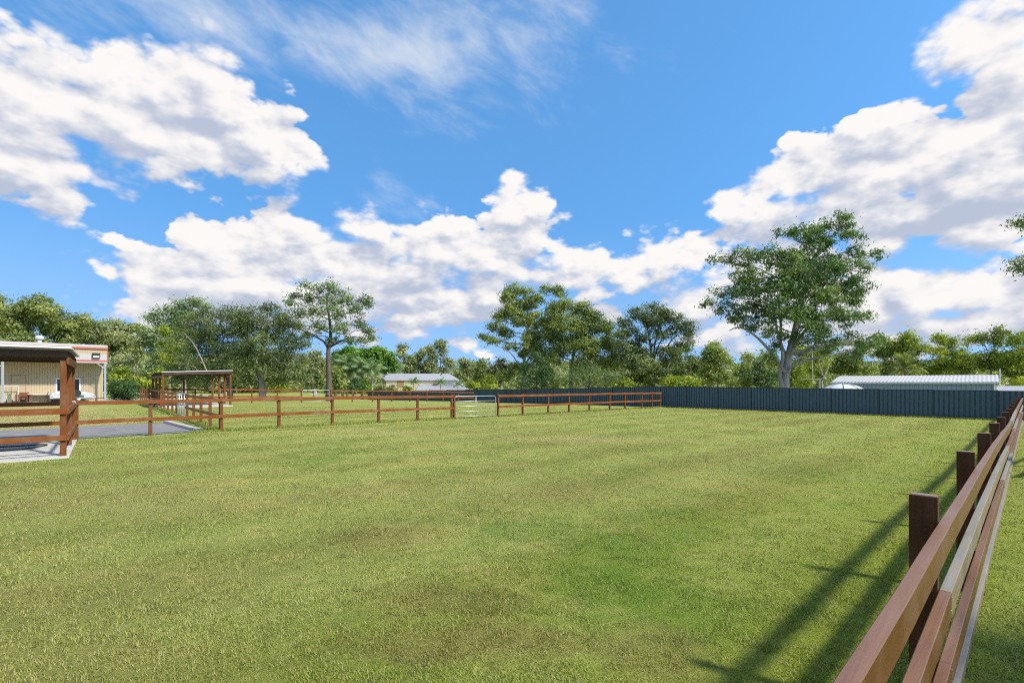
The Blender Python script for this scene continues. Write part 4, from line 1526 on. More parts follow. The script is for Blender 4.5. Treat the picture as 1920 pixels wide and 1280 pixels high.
# ------------------------------------------------------------------ white shed behind the blue fence
def white_shed():
    fd = Vector((.733, -.68, 0)).normalized()            # runs with the blue fence
    bk = Vector((-fd.y, fd.x, 0))                        # away from it
    R0 = Vector((31.6, 33.4, 0))                         # right end of the front wall
    Ls = 9.2
    zb = gz(R0.x, R0.y) - .2
    ze = 1.97
    zr = 2.47
    root = thing('low_shed', 'long low pale blue shed with ribbed white roof behind the blue fence', 'shed', (R0.x - fd.x * Ls / 2, R0.y - fd.y * Ls / 2, zb))
    o, d, n = R0 - fd * Ls, fd, -bk
    ribbed_wall(o, d, n, 0, Ls, zb, ze - .03, .25, .025).build('wall', M['pale_blue_wall'], root)
    a, b = o - fd * .12 + n * .2 + UP * ze, R0 + fd * .12 + n * .2 + UP * ze
    e, c = o - fd * .12 + bk * 3 + UP * zr, R0 + fd * .12 + bk * 3 + UP * zr
    corr_sheet(a, b, c, e, 44, .010).build('roof', M['roof_white'], root)
    f, g = R0 + fd * .12 + bk * 6.2 + UP * ze, o - fd * .12 + bk * 6.2 + UP * ze
    corr_sheet(e + bk * .03, c + bk * .03, f, g, 44, .016).build('roof', M['roof_white'], root)
    w = MB()
    for p in (o, R0):
        q, r_ = p + bk * 6, p + bk * 3
        w.poly([(p.x, p.y, zb), (q.x, q.y, zb), (q.x, q.y, ze), (r_.x, r_.y, zr - .06), (p.x, p.y, ze)])
    w.build('wall', M['white_wall'], root)
    wall_box(MB(), o, d, n, -.12, Ls + .12, ze - .12, ze - .02, .21, .30).build('gutter', M['white_paint'], root)
    MB().tube([wall_pt(o, d, Ls - .1, zb, n, .06), wall_pt(o, d, Ls - .1, ze - .12, n, .06)], .045, 8).build('downpipe', M['white_paint'], root)
    vp = R0 + fd * .2 + bk * 2.6
    MB().tube([(vp.x, vp.y, zr - .8), (vp.x, vp.y, zr + .4)], .04, 6).build('vent_pipe', M['white_paint'], root)
    # second small roof to the right
    Y2 = 52.0
    k2 = Y2 / FPX
    x0, x1 = (1878 - CX) * k2, (1980 - CX) * k2
    z1, z0 = CAMZ + (HY - 723.5) / FPX * (Y2 + 3), CAMZ + (HY - 733) / FPX * Y2
    r2 = thing('carport', 'low white roofed carport at the right end of the pale blue shed', 'carport', (x0, Y2, zb))
    corr_sheet(Vector((x0, Y2, z0)), Vector((x1, Y2, z0)), Vector((x1, Y2 + 3, z1)), Vector((x0, Y2 + 3, z1)), 30, .02).build('roof', M['roof_white'], r2)
    MB().box(x0, x1, Y2 - .1, Y2 - .02, z0 - .15, z0).build('fascia', M['white_paint'], r2)
    for x in (x0 + .2, (x0 + x1) / 2, x1 - .2):
        MB().box(x - .05, x + .05, Y2 + .2, Y2 + .3, zb, z0).build('post', M['white_paint'], r2)
        MB().box(x - .05, x + .05, Y2 + 2.7, Y2 + 2.8, zb, z1 - .05).build('post', M['white_paint'], r2)
    # domed canopy
    Y3 = 36.6
    k3 = Y3 / FPX
    cx = (1580 - CX) * k3
    ctr = Vector((cx, Y3, gz(cx, Y3)))
    zt = CAMZ - (719.6 - HY) * k3
    R = 1.36
    rt = thing('garden_canopy', 'white domed garden canopy with dark ribs peeping over the blue fence', 'canopy', ctr)
    m = MB()
    nseg, nr = 16, 6
    hgt = .50
    for r in range(nr + 1):
        f_ = r / nr
        for s_ in range(nseg):
            t = 2 * math.pi * s_ / nseg
            m.v.append((cx + math.cos(t) * R * math.sin(f_ * 1.25) / math.sin(1.25), Y3 + math.sin(t) * R * math.sin(f_ * 1.25) / math.sin(1.25),
                        zt - hgt * (1 - math.cos(f_ * 1.25)) / (1 - math.cos(1.25))))
    for r in range(nr):
        for s_ in range(nseg):
            q = (s_ + 1) % nseg
            m.f.append((r * nseg + s_, (r + 1) * nseg + s_, (r + 1) * nseg + q, r * nseg + q))
            m.mi.append(0)
    m.build('canopy_cloth', M['canvas'], rt, True)
    for s_ in range(8):
        t = 2 * math.pi * (s_ + .35) / 8
        pts = []
        for r in range(nr + 1):
            f_ = r / nr
            rad = (R + .02) * math.sin(f_ * 1.25) / math.sin(1.25)
            pts.append((cx + math.cos(t) * rad, Y3 + math.sin(t) * rad, zt + .02 - hgt * (1 - math.cos(f_ * 1.25)) / (1 - math.cos(1.25))))
        MB().tube(pts, .022, 5).build('rib', M['grey_metal'], rt)
    for s_ in range(4):
        t = 2 * math.pi * (s_ + .5) / 4
        x, y = cx + math.cos(t) * (R - .1), Y3 + math.sin(t) * (R - .1)
        MB().tube([(x, y, gz(x, y) - .1), (x, y, zt - hgt + .06)], .03, 6).build('canopy_leg', M['grey_metal'], rt)


white_shed()
# pole between the big gum and the low shed
pp = at(1523, 718, 50.0)
pp.z = gz(pp.x, pp.y)
rt = thing('timber_pole', 'thin pale pole standing right of the big white gum', 'pole', pp)
MB().tube([pp - UP * .2, pp + UP * 5.3], [.07, .05], 8).build('shaft', M['bark_grey'], rt, True)
MB().tube([pp + UP * 2.6 + Vector((-1.1, 0, 0)), pp + UP * 2.6 + Vector((.9, 0, 0))], .045, 6).build('crossbar', M['bark_grey'], rt)


# ------------------------------------------------------------------ trees
def leaf_cloud(rng, centers, sig, n_per, lmin, lmax, wratio, droop, base_tint, outward=None, coher=1.1):
    """rhombus leaves scattered round cluster centres, facing roughly out of their clump; returns verts, faces, tint"""
    nc = len(centers)
    N = nc * n_per
    c = np.repeat(centers, n_per, 0)
    s = np.repeat(sig, n_per)[:, None]
    off = rng.normal(size=(N, 3))
    p = c + off * s * np.array([1, 1, .7])
    nrm = rng.normal(size=(N, 3)) * .75
    nrm += off / (np.linalg.norm(off, axis=1, keepdims=True) + 1e-9) * coher * .55
    if outward is not None:
        nrm += np.repeat(outward, n_per, 0) * coher
    nrm[:, 2] += .35
    nrm /= np.linalg.norm(nrm, axis=1, keepdims=True) + 1e-9
    a = rng.normal(size=(N, 3)) * .8
    a[:, 2] -= droop
    a -= nrm * (a * nrm).sum(1, keepdims=True)
    a /= np.linalg.norm(a, axis=1, keepdims=True) + 1e-9
    b = np.cross(nrm, a)
    L = rng.uniform(lmin, lmax, N)[:, None]
    Wd = L * wratio * rng.uniform(.7, 1.3, N)[:, None]
    v = np.empty((N, 3, 3))
    v[:, 0] = p + b * Wd * .62 - a * L * .38
    v[:, 1] = p + a * L * .62
    v[:, 2] = p - b * Wd * .62 - a * L * .38
    t = np.clip(np.repeat(base_tint, n_per) + rng.normal(size=N) * .09, 0, 1)
    return v.reshape(-1, 3), np.arange(N * 3).reshape(N, 3), np.repeat(t, 3)


def bez(a, c, b, n=7):
    return [a * (1 - t) ** 2 + c * (2 * t * (1 - t)) + b * t * t for t in [i / n for i in range(n + 1)]]


def make_tree(kind, label, Y, trunk, blobs, leaf, bk, dens=1.0, lsize=(.22, .36), wr=.42, droop=.5, seed=1, group=None, r0=.28, twigs=5,
              name='tree', cat='tree', n_per=26, sig=.34, extra_limbs=(), shell=.5, depth=1.0, bs=1.0, base=None, tshift=0.0, minr=.02):
    """trunk: list of (px, py) from the base up; blobs: (px, py, rx, ry[, depth offset in m]) in photo pixels at distance Y"""
    rng = np.random.default_rng(seed)
    k = Y / FPX
    dens, n_per, lsize = dens * 1.45, int(n_per * 1.75), (lsize[0] * .92, lsize[1] * .92)
    tp = [at(px, py, Y) for px, py in trunk]
    tp[0].z = gz(tp[0].x, tp[0].y) - .1
    root = thing(name, label, cat, (tp[0].x, tp[0].y, tp[0].z + .1), group)
    if len(tp) < 3:
        tp = [tp[0], tp[0].lerp(tp[1], .5), tp[1]]
    tpath = smooth_path(tp, 5)
    H = tpath[-1].z - tpath[0].z
    wood_ = MB()
    rad = [r0 * (1 - .72 * i / (len(tpath) - 1)) * (1.25 if i == 0 else 1) for i in range(len(tpath))]
    wood_.tube(tpath, rad, 9)
    C, S, TI, OU = [], [], [], []
    for bl in blobs:
        px, py, rx, ry = bl[:4]
        c = at(px, py, Y)
        a, b = rx * k * bs * .95, ry * k * bs * .95
        dy = bl[4] if len(bl) > 4 else rng.uniform(-1.25, .6) * min(a, b) * depth
        c.y += dy
        ad = min(a, b) * 1.1
        # limb from the trunk to the blob
        cand = [i for i in range(len(tpath)) if tpath[i].z < c.z - .15 * abs(tpath[i].x - c.x)]
        i0 = min(cand[len(cand) // 3:] or [len(tpath) // 2], key=lambda i: (tpath[i] - c).length + .4 * abs(i - len(tpath)) * 0)
        s0 = tpath[i0]
        mid = s0.lerp(c, .45) + Vector((0, 0, .10 * (c - s0).length))
        rr = max(min(rad[i0] * .42, .035 + .02 * (a + b)), .022)
        lp = bez(s0, mid, c, 6)
        lp = [p + Vector(rng.normal(size=3)) * (.03 * (c - s0).length * (0 < i < 6)) for i, p in enumerate(lp)]
        wood_.tube(lp, [rr * (1 - .75 * i / 6) for i in range(7)], 6, False)
        # clusters in the blob
        area = (a * b + a * ad + b * ad) * 4.2
        nc = max(5, int(area * dens * .8))
        u = rng.normal(size=(nc, 3))
        u[:, 2] += .18
        u /= np.linalg.norm(u, axis=1, keepdims=True)
        r = rng.uniform(shell, 1.0, nc)[:, None] ** .7
        cc = np.array(c) + u * r * np.array([a, ad, b])
        C.append(cc)
        S.append(np.full(nc, sig * .82) * rng.uniform(.6, 1.35, nc))
        OU.append(u)
        bt = rng.normal() * .17 + .45 + tshift
        TI.append(np.clip(bt + rng.normal(size=nc) * .16, 0, 1))
        for q in rng.choice(nc, min(nc, twigs), replace=False):
            e = Vector(cc[q])
            st = lp[int(rng.integers(3, 7))]
            md = st.lerp(e, .5) + Vector((0, 0, .08 * (e - st).length))
            wood_.tube(bez(st, md, e, 3), [max(rr * .32, minr), max(rr * .24, minr), max(rr * .16, minr * .8), minr * .5], 4, False)
    for lp, ra, rb in extra_limbs:
        pts = smooth_path([at(px, py, Y) + Vector((0, dy, 0)) for px, py, dy in lp], 4)
        wood_.tube(pts, [ra + (rb - ra) * i / (len(pts) - 1) for i in range(len(pts))], 8)
    wood_.build('trunk', bk, root, True)
    C = np.concatenate(C)
    S = np.concatenate(S)
    TI = np.concatenate(TI)
    v, f, t = leaf_cloud(rng, C, S, n_per, lsize[0], lsize[1], wr, droop, TI, np.concatenate(OU))
    o = mesh_np('crown', v - np.array(root.location), f, leaf, root, t)
    return root


def auto_blobs(cx, top, bot, hw, n, seed, rmin=.28, rmax=.48, flat=.8):
    """crown envelope filled with overlapping clumps: photo pixels"""
    r = random.Random(seed)
    out = []
    cy = (top + bot) / 2
    hh = (bot - top) / 2
    for i in range(n):
        a = r.uniform(0, 2 * math.pi)
        q = math.sqrt(r.uniform(0.02, 1))
        R = hw * r.uniform(rmin, rmax)
        x = cx + math.cos(a) * q * (hw - R * .8)
        y = cy + math.sin(a) * q * max(hh - R * flat * .8, 1)
        out.append((x, y, R, R * flat))
    out.append((cx + r.uniform(-.2, .2) * hw, top + hw * .26, hw * .34, hw * .27))
    return out


# the big gum
make_tree('gum', 'large white trunked gum tree towering over the blue steel fence', 42.5,
          [(1471, 730), (1473, 700), (1481, 660), (1492, 615), (1503, 560), (1520, 500), (1545, 455)],
          [(1568, 412, 28, 22), (1545, 440, 38, 26), (1500, 438, 34, 20), (1468, 440, 22, 12), (1590, 425, 16, 18), (1530, 465, 45, 30), (1580, 455, 22, 22),
           (1350, 487, 24, 12), (1390, 485, 34, 22), (1430, 490, 36, 26), (1470, 495, 45, 30), (1515, 500, 45, 32), (1560, 500, 40, 34), (1600, 475, 22, 14), (1630, 480, 16, 14), (1600, 510, 22, 22),
           (1345, 550, 22, 12), (1375, 545, 30, 22), (1395, 520, 32, 26), (1420, 540, 40, 32), (1460, 540, 42, 36), (1500, 545, 42, 38), (1545, 545, 40, 34), (1585, 545, 32, 26), (1610, 560, 14, 18),
           (1326, 572, 16, 12), (1360, 582, 26, 18), (1400, 585, 36, 26), (1440, 590, 34, 28), (1480, 590, 34, 26), (1525, 590, 30, 24), (1570, 590, 28, 20), (1612, 592, 20, 13),
           (1405, 612, 24, 14), (1445, 625, 26, 18), (1378, 600, 18, 12), (1455, 655, 16, 16), (1440, 672, 14, 10), (1600, 560, 18, 14),
           (1520, 635, 28, 18), (1550, 625, 26, 16), (1575, 645, 24, 14), (1600, 632, 18, 12), (1540, 655, 24, 12), (1645, 630, 14, 12), (1625, 648, 18, 10), (1600, 662, 22, 9), (1655, 645, 12, 10), (1430, 575, 34, 24, -2.4), (1475, 600, 34, 24, -2.6), (1515, 570, 36, 26, -2.6), (1500, 620, 30, 18, -2.2), (1550, 600, 30, 22, -2.2), (1470, 640, 18, 16, -1.5), (1540, 650, 30, 12, -1.6), (1590, 648, 26, 11, -1.6), (1630, 640, 20, 10, -1.2), (1420, 540, 34, 24, -2.2), (1460, 510, 34, 22, -2.4), (1520, 520, 36, 26, -2.6), (1575, 545, 30, 22, -2.2)],
          LEAF['gum'], M['bark_white'], dens=1.2, lsize=(.18, .30), wr=.40, droop=.75, seed=5, r0=.40, twigs=5, n_per=26, sig=.31, shell=.4, depth=1.1, bs=.90,
          extra_limbs=[([(1465, 728, -.1), (1460, 700, -.2), (1464, 665, -.3), (1455, 630, -.4), (1448, 590, -.2)], .20, .06),
                       ([(1469, 700, -.3), (1440, 660, -.4), (1410, 630, -.5), (1382, 615, -.5), (1362, 621, -.5)], .15, .03),
                       ([(1474, 692, -.4), (1486, 683, -.6), (1520, 672, -.8), (1560, 664, -.8), (1610, 650, -.6), (1645, 640, -.4)], .10, .02),
                       ([(1478, 675, .2), (1468, 640, .4), (1470, 600, .5), (1462, 550, .4)], .17, .06),
                       ([(1480, 665, -.2), (1500, 625, -.5), (1535, 590, -.6), (1570, 560, -.4), (1590, 520, -.2)], .16, .05)],
          group='tall gums around the paddocks')

# lone tall gum
make_tree('lone', 'lone tall gum with bare grey trunk beside the distant grey gate', 58.0,
          [(617, 745), (617, 720), (616, 680), (616, 655), (620, 630), (618, 600), (612, 565)],
          [(600, 540, 20, 11), (575, 540, 18, 10), (620, 540, 18, 12), (640, 548, 16, 10), (553, 555, 12, 8), (547, 570, 14, 9), (585, 560, 26, 14), (620, 565, 28, 16), (655, 565, 20, 14), (685, 562, 14, 10), (690, 570, 9, 7),
           (560, 585, 18, 12), (595, 588, 26, 16), (635, 590, 26, 18), (670, 585, 20, 16), (560, 610, 18, 12), (600, 615, 24, 14), (640, 618, 26, 16), (675, 610, 16, 15), (690, 622, 9, 8), (625, 640, 18, 8), (655, 637, 16, 10), (698, 633, 6, 6), (575, 628, 12, 8), (682, 640, 12, 8)],
          LEAF['lone'], M['bark_dark'], dens=.85, lsize=(.2, .34), wr=.45, droop=.2, seed=9, r0=.36, twigs=6, n_per=26, sig=.40, shell=.3, bs=.92,
          extra_limbs=[([(616, 655, 0), (608, 640, -.3), (585, 627, -.4), (558, 615, -.4)], .16, .05), ([(617, 650, .2), (640, 638, .3), (665, 630, .3)], .15, .05)],
          group='tall gums around the paddocks')

G2 = 'dense trees along the far paddock'
make_tree('dark', 'wide dark olive tree with leaning pale limbs behind the far shelter', 57.0,
          [(432, 745), (430, 715), (420, 690), (405, 660), (392, 635)],
          [(365, 618, 34, 28), (400, 600, 36, 22), (440, 592, 34, 20), (345, 650, 28, 28), (385, 650, 36, 30), (425, 635, 38, 30), (455, 620, 30, 26), (350, 690, 30, 24), (390, 690, 34, 22), (425, 680, 34, 26), (450, 660, 28, 28),
           (372, 712, 30, 14), (425, 712, 28, 12), (405, 620, 30, 22), (335, 708, 22, 14)],
          LEAF['dark'], M['bark_grey'], dens=.95, lsize=(.2, .34), wr=.3, droop=.8, seed=21, r0=.34, n_per=30, sig=.45, shell=.3, depth=.7,
          extra_limbs=[([(418, 700, -2.9), (408, 672, -3.1), (396, 648, -3.2), (380, 630, -3.2)], .075, .03), ([(412, 704, -2.8), (402, 697, -2.9), (394, 688, -3.0), (378, 690, -3.0)], .05, .02)], group=G2)
make_tree('dark', 'broad dark tree with forked trunk between far shelter and lone gum', 56.0,
          [(493, 745), (491, 720), (488, 690), (492, 655), (500, 620)],
          [(480, 585, 30, 14), (510, 580, 24, 12), (450, 600, 24, 18), (470, 615, 32, 22), (510, 608, 32, 24), (535, 600, 22, 20), (545, 620, 24, 26), (470, 650, 32, 26), (510, 650, 34, 28), (550, 655, 28, 26), (565, 645, 18, 20),
           (455, 690, 26, 22), (500, 688, 30, 22), (540, 690, 32, 24), (570, 685, 14, 22), (470, 712, 22, 12), (530, 715, 30, 14), (565, 712, 14, 14), (500, 630, 30, 20)],
          LEAF['dark'], M['bark_grey'], dens=.95, lsize=(.2, .34), wr=.3, droop=.8, seed=22, r0=.42, n_per=30, sig=.45, shell=.3, depth=.7, tshift=-.06,
          extra_limbs=[([(490, 735, 0), (482, 705, .2), (470, 680, .4), (455, 655, .5)], .14, .05)], group=G2)
make_tree('dark', 'tall layered gum rising behind the wide dark tree by the far shelter', 76.0,
          [(345, 735), (345, 690), (348, 640), (352, 600)],
          [(365, 566, 20, 9), (340, 572, 16, 9), (382, 575, 10, 8), (318, 585, 18, 11), (345, 592, 26, 16), (300, 600, 16, 13), (325, 610, 26, 20), (305, 630, 24, 20), (345, 630, 28, 22), (292, 650, 18, 16), (320, 660, 26, 20), (350, 665, 24, 20), (300, 690, 22, 18), (325, 705, 22, 16), (362, 590, 18, 12)],
          LEAF['lone'], M['bark_grey'], dens=.8, lsize=(.28, .44), wr=.45, droop=.4, seed=23, r0=.4, n_per=24, sig=.5, shell=.35, group=G2)
make_tree('bright', 'bright lime green leafy tree in front of the forest left of the far shelter', 66.0,
          [(318, 740), (318, 700), (318, 670)], auto_blobs(318, 615, 690, 26, 9, 31), LEAF['lime'], M['bark_grey'], dens=.9, lsize=(.22, .36), wr=.55, droop=.2, seed=31, n_per=22, sig=.4, r0=.16)

# forest on the left
GF = 'tall forest trees behind the tan shed'
FL_ = [
    (-60, 100, 545, 60, 'forest', 'tall sunlit olive forest tree beyond the left edge of the shed roof'),
    (10, 92, 552, 55, 'forest', 'tall olive forest tree above the left end of the shed roof'),
    (62, 84, 552, 62, 'forest', 'tallest rounded olive tree above the shed roof ventilator'),
    (120, 88, 574, 52, 'forest', 'olive forest tree above the middle of the shed roof'),
    (165, 90, 590, 46, 'pale', 'paler dusty tree above the right end of the shed roof'),
    (212, 96, 598, 40, 'pale', 'pale dusty gum right behind the shed corner'),
    (250, 104, 606, 36, 'forest', 'smaller olive tree in the dip right of the shed'),
    (285, 94, 616, 38, 'pale', 'pale gum with white stem left of the tall layered gum'),
]
for i, (cx, Y, top, hw, lf, lab) in enumerate(FL_):
    make_tree('f', lab, Y, [(cx, 738), (cx + 2, 700), (cx - 2, 660), (cx, 620)], auto_blobs(cx, top, 690, hw, 15, 100 + i, .26, .42), LEAF[lf], M['bark_grey' if i % 2 else 'bark_white'],
              dens=.6, lsize=(.34, .56), wr=.5, droop=.35, seed=60 + i, n_per=24, sig=.62, r0=.34, group=GF, shell=.4, twigs=3, minr=.04)
for i, (cx, Y, top, hw, lf, lab) in enumerate([
    (225, 78, 660, 30, 'pale', 'short dusty pale tree just right of the shed column'),
    (275, 82, 668, 30, 'pale', 'short dusty pale tree with white stem behind the dark green shrub'),
    (240, 70, 690, 26, 'lime', 'low yellowish bush behind the dark green shrub'),
    (150, 100, 650, 40, 'olive', 'lower olive tree hidden behind the shed roof'),
    (300, 74, 692, 22, 'lime', 'yellow green bush at the far left end of the far shelter'),
]):
    make_tree('f', lab, Y, [(cx, 742), (cx, 720), (cx + 2, (top + 730) / 2)], auto_blobs(cx, top, 738, hw, 9, 140 + i), LEAF[lf], M['bark_white'], dens=.75, lsize=(.28, .46), wr=.5,
              droop=.3, seed=160 + i, n_per=22, sig=.5, r0=.16, twigs=4)
make_tree('s', 'dense dark green rounded shrub between the tan shed and the cross fence', 58.0, [(234, 752), (234, 742), (234, 730)],
          [(215, 728, 16, 14), (234, 724, 20, 14), (252, 730, 14, 12), (225, 740, 20, 12), (245, 742, 18, 10), (210, 742, 10, 9)], LEAF['shrub'], M['bark_dark'], dens=1.6, lsize=(.16, .28), wr=.5, droop=.1,
          seed=41, n_per=30, sig=.3, r0=.12, name='shrub', cat='shrub')

# middle: lush green tree, palms, pale gums behind the house
make_tree('b', 'lush bright green broad tree behind the palms', 100.0, [(680, 735), (680, 700), (680, 675)],
          [(640, 668, 18, 11), (660, 662, 20, 12), (685, 664, 22, 12), (710, 662, 18, 12), (728, 672, 16, 12), (650, 682, 22, 12), (690, 682, 24, 14), (725, 688, 18, 12), (672, 674, 22, 12), (708, 678, 20, 12)], LEAF['bright'], M['bark_grey'],
          dens=.95, lsize=(.34, .55), wr=.6, droop=.1, seed=43, n_per=24, sig=.5, r0=.3)
GP = 'pale dusty gums behind the distant house'
for i, (cx, Y, top, bot, hw, lf, lab) in enumerate([
    (758, 140, 641, 705, 26, 'pale', 'pale gum behind the left half of the distant house'),
    (795, 142, 652, 705, 24, 'pale', 'lower pale gum behind the middle of the distant house'),
    (825, 138, 638, 712, 28, 'pale', 'tallest pale gum behind the right half of the distant house'),
    (872, 150, 672, 725, 28, 'pale', 'brownish dusty tree right of the distant house'),
    (905, 135, 676, 728, 26, 'olive', 'olive tree left of the tall feathery gum'),
    (940, 128, 672, 728, 26, 'brown', 'brownish tree behind the foot of the feathery gum'),
    (590, 95, 655, 735, 24, 'pale', 'pale dusty tree left of the palms behind the lone gum'),
    (630, 90, 690, 738, 20, 'olive', 'low olive tree behind the trunk of the lone gum'),
]):
    make_tree('p', lab, Y, [(cx, 742), (cx, 715), (cx + 1, (top + bot) / 2)], auto_blobs(cx, top, bot, hw, 10, 200 + i, .26, .42), LEAF[lf], M['bark_white'], dens=.62, lsize=(.42, .7), wr=.5, droop=.4,
              seed=210 + i, n_per=22, sig=.7, r0=.3, group=GP if i < 5 else None, twigs=3, minr=.05)
for i, (cx, cy, Y, hw, hh, lf, lab) in enumerate([
    (918, 718, 84, 14, 18, 'lime', 'bright yellow green sapling in front of the blue fence end near the house'),
    (885, 722, 96, 16, 10, 'lime', 'low green hedge bush just right of the distant house'),
    (764, 729, 104, 9, 6, 'lime', 'yellow green bush in front of the distant house'),
    (712, 727, 106, 15, 8, 'pale', 'grey green bush hiding the left corner of the distant house'),
    (736, 728, 105, 10, 7, 'pale', 'cream tinged bush in front of the distant house wall'),
    (520, 722, 70, 22, 12, 'lime', 'bright green bush behind the far rails right of the forked tree'),
    (668, 722, 92, 14, 14, 'shrub', 'dark green bush between the palms'),
    (685, 724, 95, 12, 12, 'bright', 'small bright green bush right of the palms'),
    (1262, 716, 56, 16, 9, 'lime', 'yellow green bush over the blue fence left of the mid trees'),
    (1170, 720, 56, 18, 8, 'lime', 'yellow green creeper over the blue fence below the dark tree'),
    (1505, 716, 60, 18, 9, 'lime', 'low green bush right of the big gum trunk'),
    (1290, 717, 58, 16, 8, 'lime', 'small sunny bush over the fence by the mid olive trees'),
]):
    bb = [(cx + dx * hw, cy + dy * hh, hw * .55, hh * .55) for dx, dy in ((-.5, .1), (.5, .15), (0, -.45), (0, .3))]
    make_tree('s', lab, Y, [(cx, 742), (cx, 735), (cx, cy)], bb, LEAF[lf], M['bark_grey'], dens=1.3, lsize=(.22, .38), wr=.5, droop=.1, seed=240 + i, n_per=22, sig=.36, r0=.08, name='shrub', cat='shrub', twigs=3)

# feathery gum and neighbours, centre right
make_tree('t4', 'tall feathery gum with pale limbs behind the blue fence, left of centre right group', 66.0,
          [(985, 745), (984, 715), (982, 690), (985, 650), (990, 600), (985, 560)],
          [(965, 542, 18, 14), (985, 548, 16, 12), (1040, 545, 16, 10), (1022, 540, 10, 10), (1050, 553, 10, 9), (950, 560, 20, 16), (980, 570, 26, 18), (1005, 565, 18, 16), (945, 590, 24, 16), (975, 600, 26, 20), (1005, 600, 24, 20), (930, 615, 20, 12), (950, 625, 24, 12), (908, 632, 13, 9), (925, 640, 18, 9),
           (1000, 630, 26, 18), (960, 650, 16, 10), (1010, 660, 22, 20), (970, 690, 20, 18), (950, 705, 18, 14), (1035, 575, 12, 12), (990, 640, 20, 16), (1020, 695, 22, 18), (985, 665, 20, 14), (1025, 610, 18, 16), (962, 580, 20, 14)],
          LEAF['olive'], M['bark_white'], dens=1.35, lsize=(.22, .38), wr=.36, droop=.7, seed=51, r0=.3, n_per=30, sig=.38, shell=.3, bs=.9, twigs=6,
          extra_limbs=[([(984, 705, -.3), (970, 680, -.5), (955, 660, -.8), (930, 648, -.9)], .12, .04), ([(986, 680, .3), (1005, 655, .5), (1025, 640, .5), (1050, 610, .4)], .13, .04)], group='tall gums around the paddocks')
make_tree('t5', 'broad dense olive tree behind the blue fence right of the feathery gum', 64.0,
          [(1072, 745), (1070, 715), (1072, 685), (1080, 640), (1085, 600)],
          [(1060, 572, 20, 12), (1085, 582, 24, 14), (1040, 590, 22, 16), (1110, 595, 22, 16), (1060, 610, 30, 20), (1095, 620, 30, 20), (1130, 615, 18, 18), (1035, 625, 24, 20), (1140, 645, 18, 20), (1065, 645, 30, 22), (1105, 655, 30, 22), (1040, 665, 24, 20), (1150, 675, 12, 20), (1130, 685, 22, 20), (1085, 685, 28, 18)],
          LEAF['olive'], M['bark_grey'], dens=1.75, lsize=(.22, .38), wr=.36, droop=.7, seed=52, r0=.3, n_per=28, sig=.48, shell=.3, tshift=-.08, group=G2)
make_tree('t6', 'dark blue green bushy tree at the foot of the feathery gum', 58.0, [(1006, 745), (1006, 720), (1006, 695)],
          [(1005, 672, 16, 14), (995, 690, 20, 16), (1018, 690, 20, 18), (985, 712, 20, 14), (1010, 712, 24, 14), (1030, 710, 16, 14)], LEAF['shrub'], M['bark_dark'], dens=1.2, lsize=(.18, .32), wr=.3, droop=.5, seed=53, n_per=30, sig=.4, r0=.14)
make_tree('t7', 'soft grey green feathery bush tree over the blue fence below the olive tree', 57.0, [(1105, 745), (1105, 722), (1105, 705)],
          [(1100, 690, 22, 12), (1080, 705, 20, 12), (1125, 702, 22, 14), (1100, 715, 26, 11), (1148, 712, 16, 10), (1070, 718, 14, 8)], LEAF['soft'], M['bark_dark'], dens=1.2, lsize=(.18, .34), wr=.2, droop=.1, seed=54, n_per=34, sig=.4, r0=.14)
make_tree('t8', 'dark vase shaped tree with many bare upright stems and an open crown', 60.0,
          [(1225, 745), (1224, 715), (1222, 695), (1222, 675), (1222, 650)],
          [(1222, 578, 22, 10), (1195, 588, 18, 11), (1250, 588, 18, 11), (1172, 605, 14, 11), (1272, 605, 14, 12), (1208, 600, 20, 12), (1238, 600, 20, 12), (1288, 615, 12, 14), (1162, 628, 12, 12), (1292, 635, 10, 14), (1180, 625, 16, 12), (1262, 622, 12, 10),
           (1168, 655, 18, 18), (1185, 650, 16, 16), (1178, 680, 24, 20), (1200, 690, 24, 20), (1215, 708, 26, 16), (1185, 710, 24, 12), (1280, 650, 14, 9), (1235, 700, 18, 14), (1205, 632, 16, 10), (1240, 628, 16, 10), (1222, 610, 16, 10), (1198, 665, 20, 14), (1240, 660, 14, 10), (1262, 665, 16, 12), (1250, 685, 18, 14)],
          LEAF['dark'], M['bark_dark'], dens=1.7, lsize=(.2, .34), wr=.36, droop=.4, seed=55, r0=.3, n_per=24, sig=.42, shell=.3, twigs=5, bs=1.12,
          extra_limbs=[([(1222, 700, -.2), (1210, 670, -.4), (1195, 640, -.5), (1175, 610, -.5)], .12, .03), ([(1223, 695, 0), (1218, 650, -.3), (1212, 615, -.4), (1205, 590, -.4)], .12, .03), ([(1224, 695, .2), (1228, 650, .2), (1238, 610, .3), (1245, 585, .3)], .12, .03),
                       ([(1226, 695, -.3), (1240, 665, -.4), (1260, 635, -.4), (1285, 615, -.3)], .12, .03), ([(1225, 690, .3), (1234, 655, .5), (1252, 620, .6), (1268, 600, .6)], .1, .03)], group=G2)

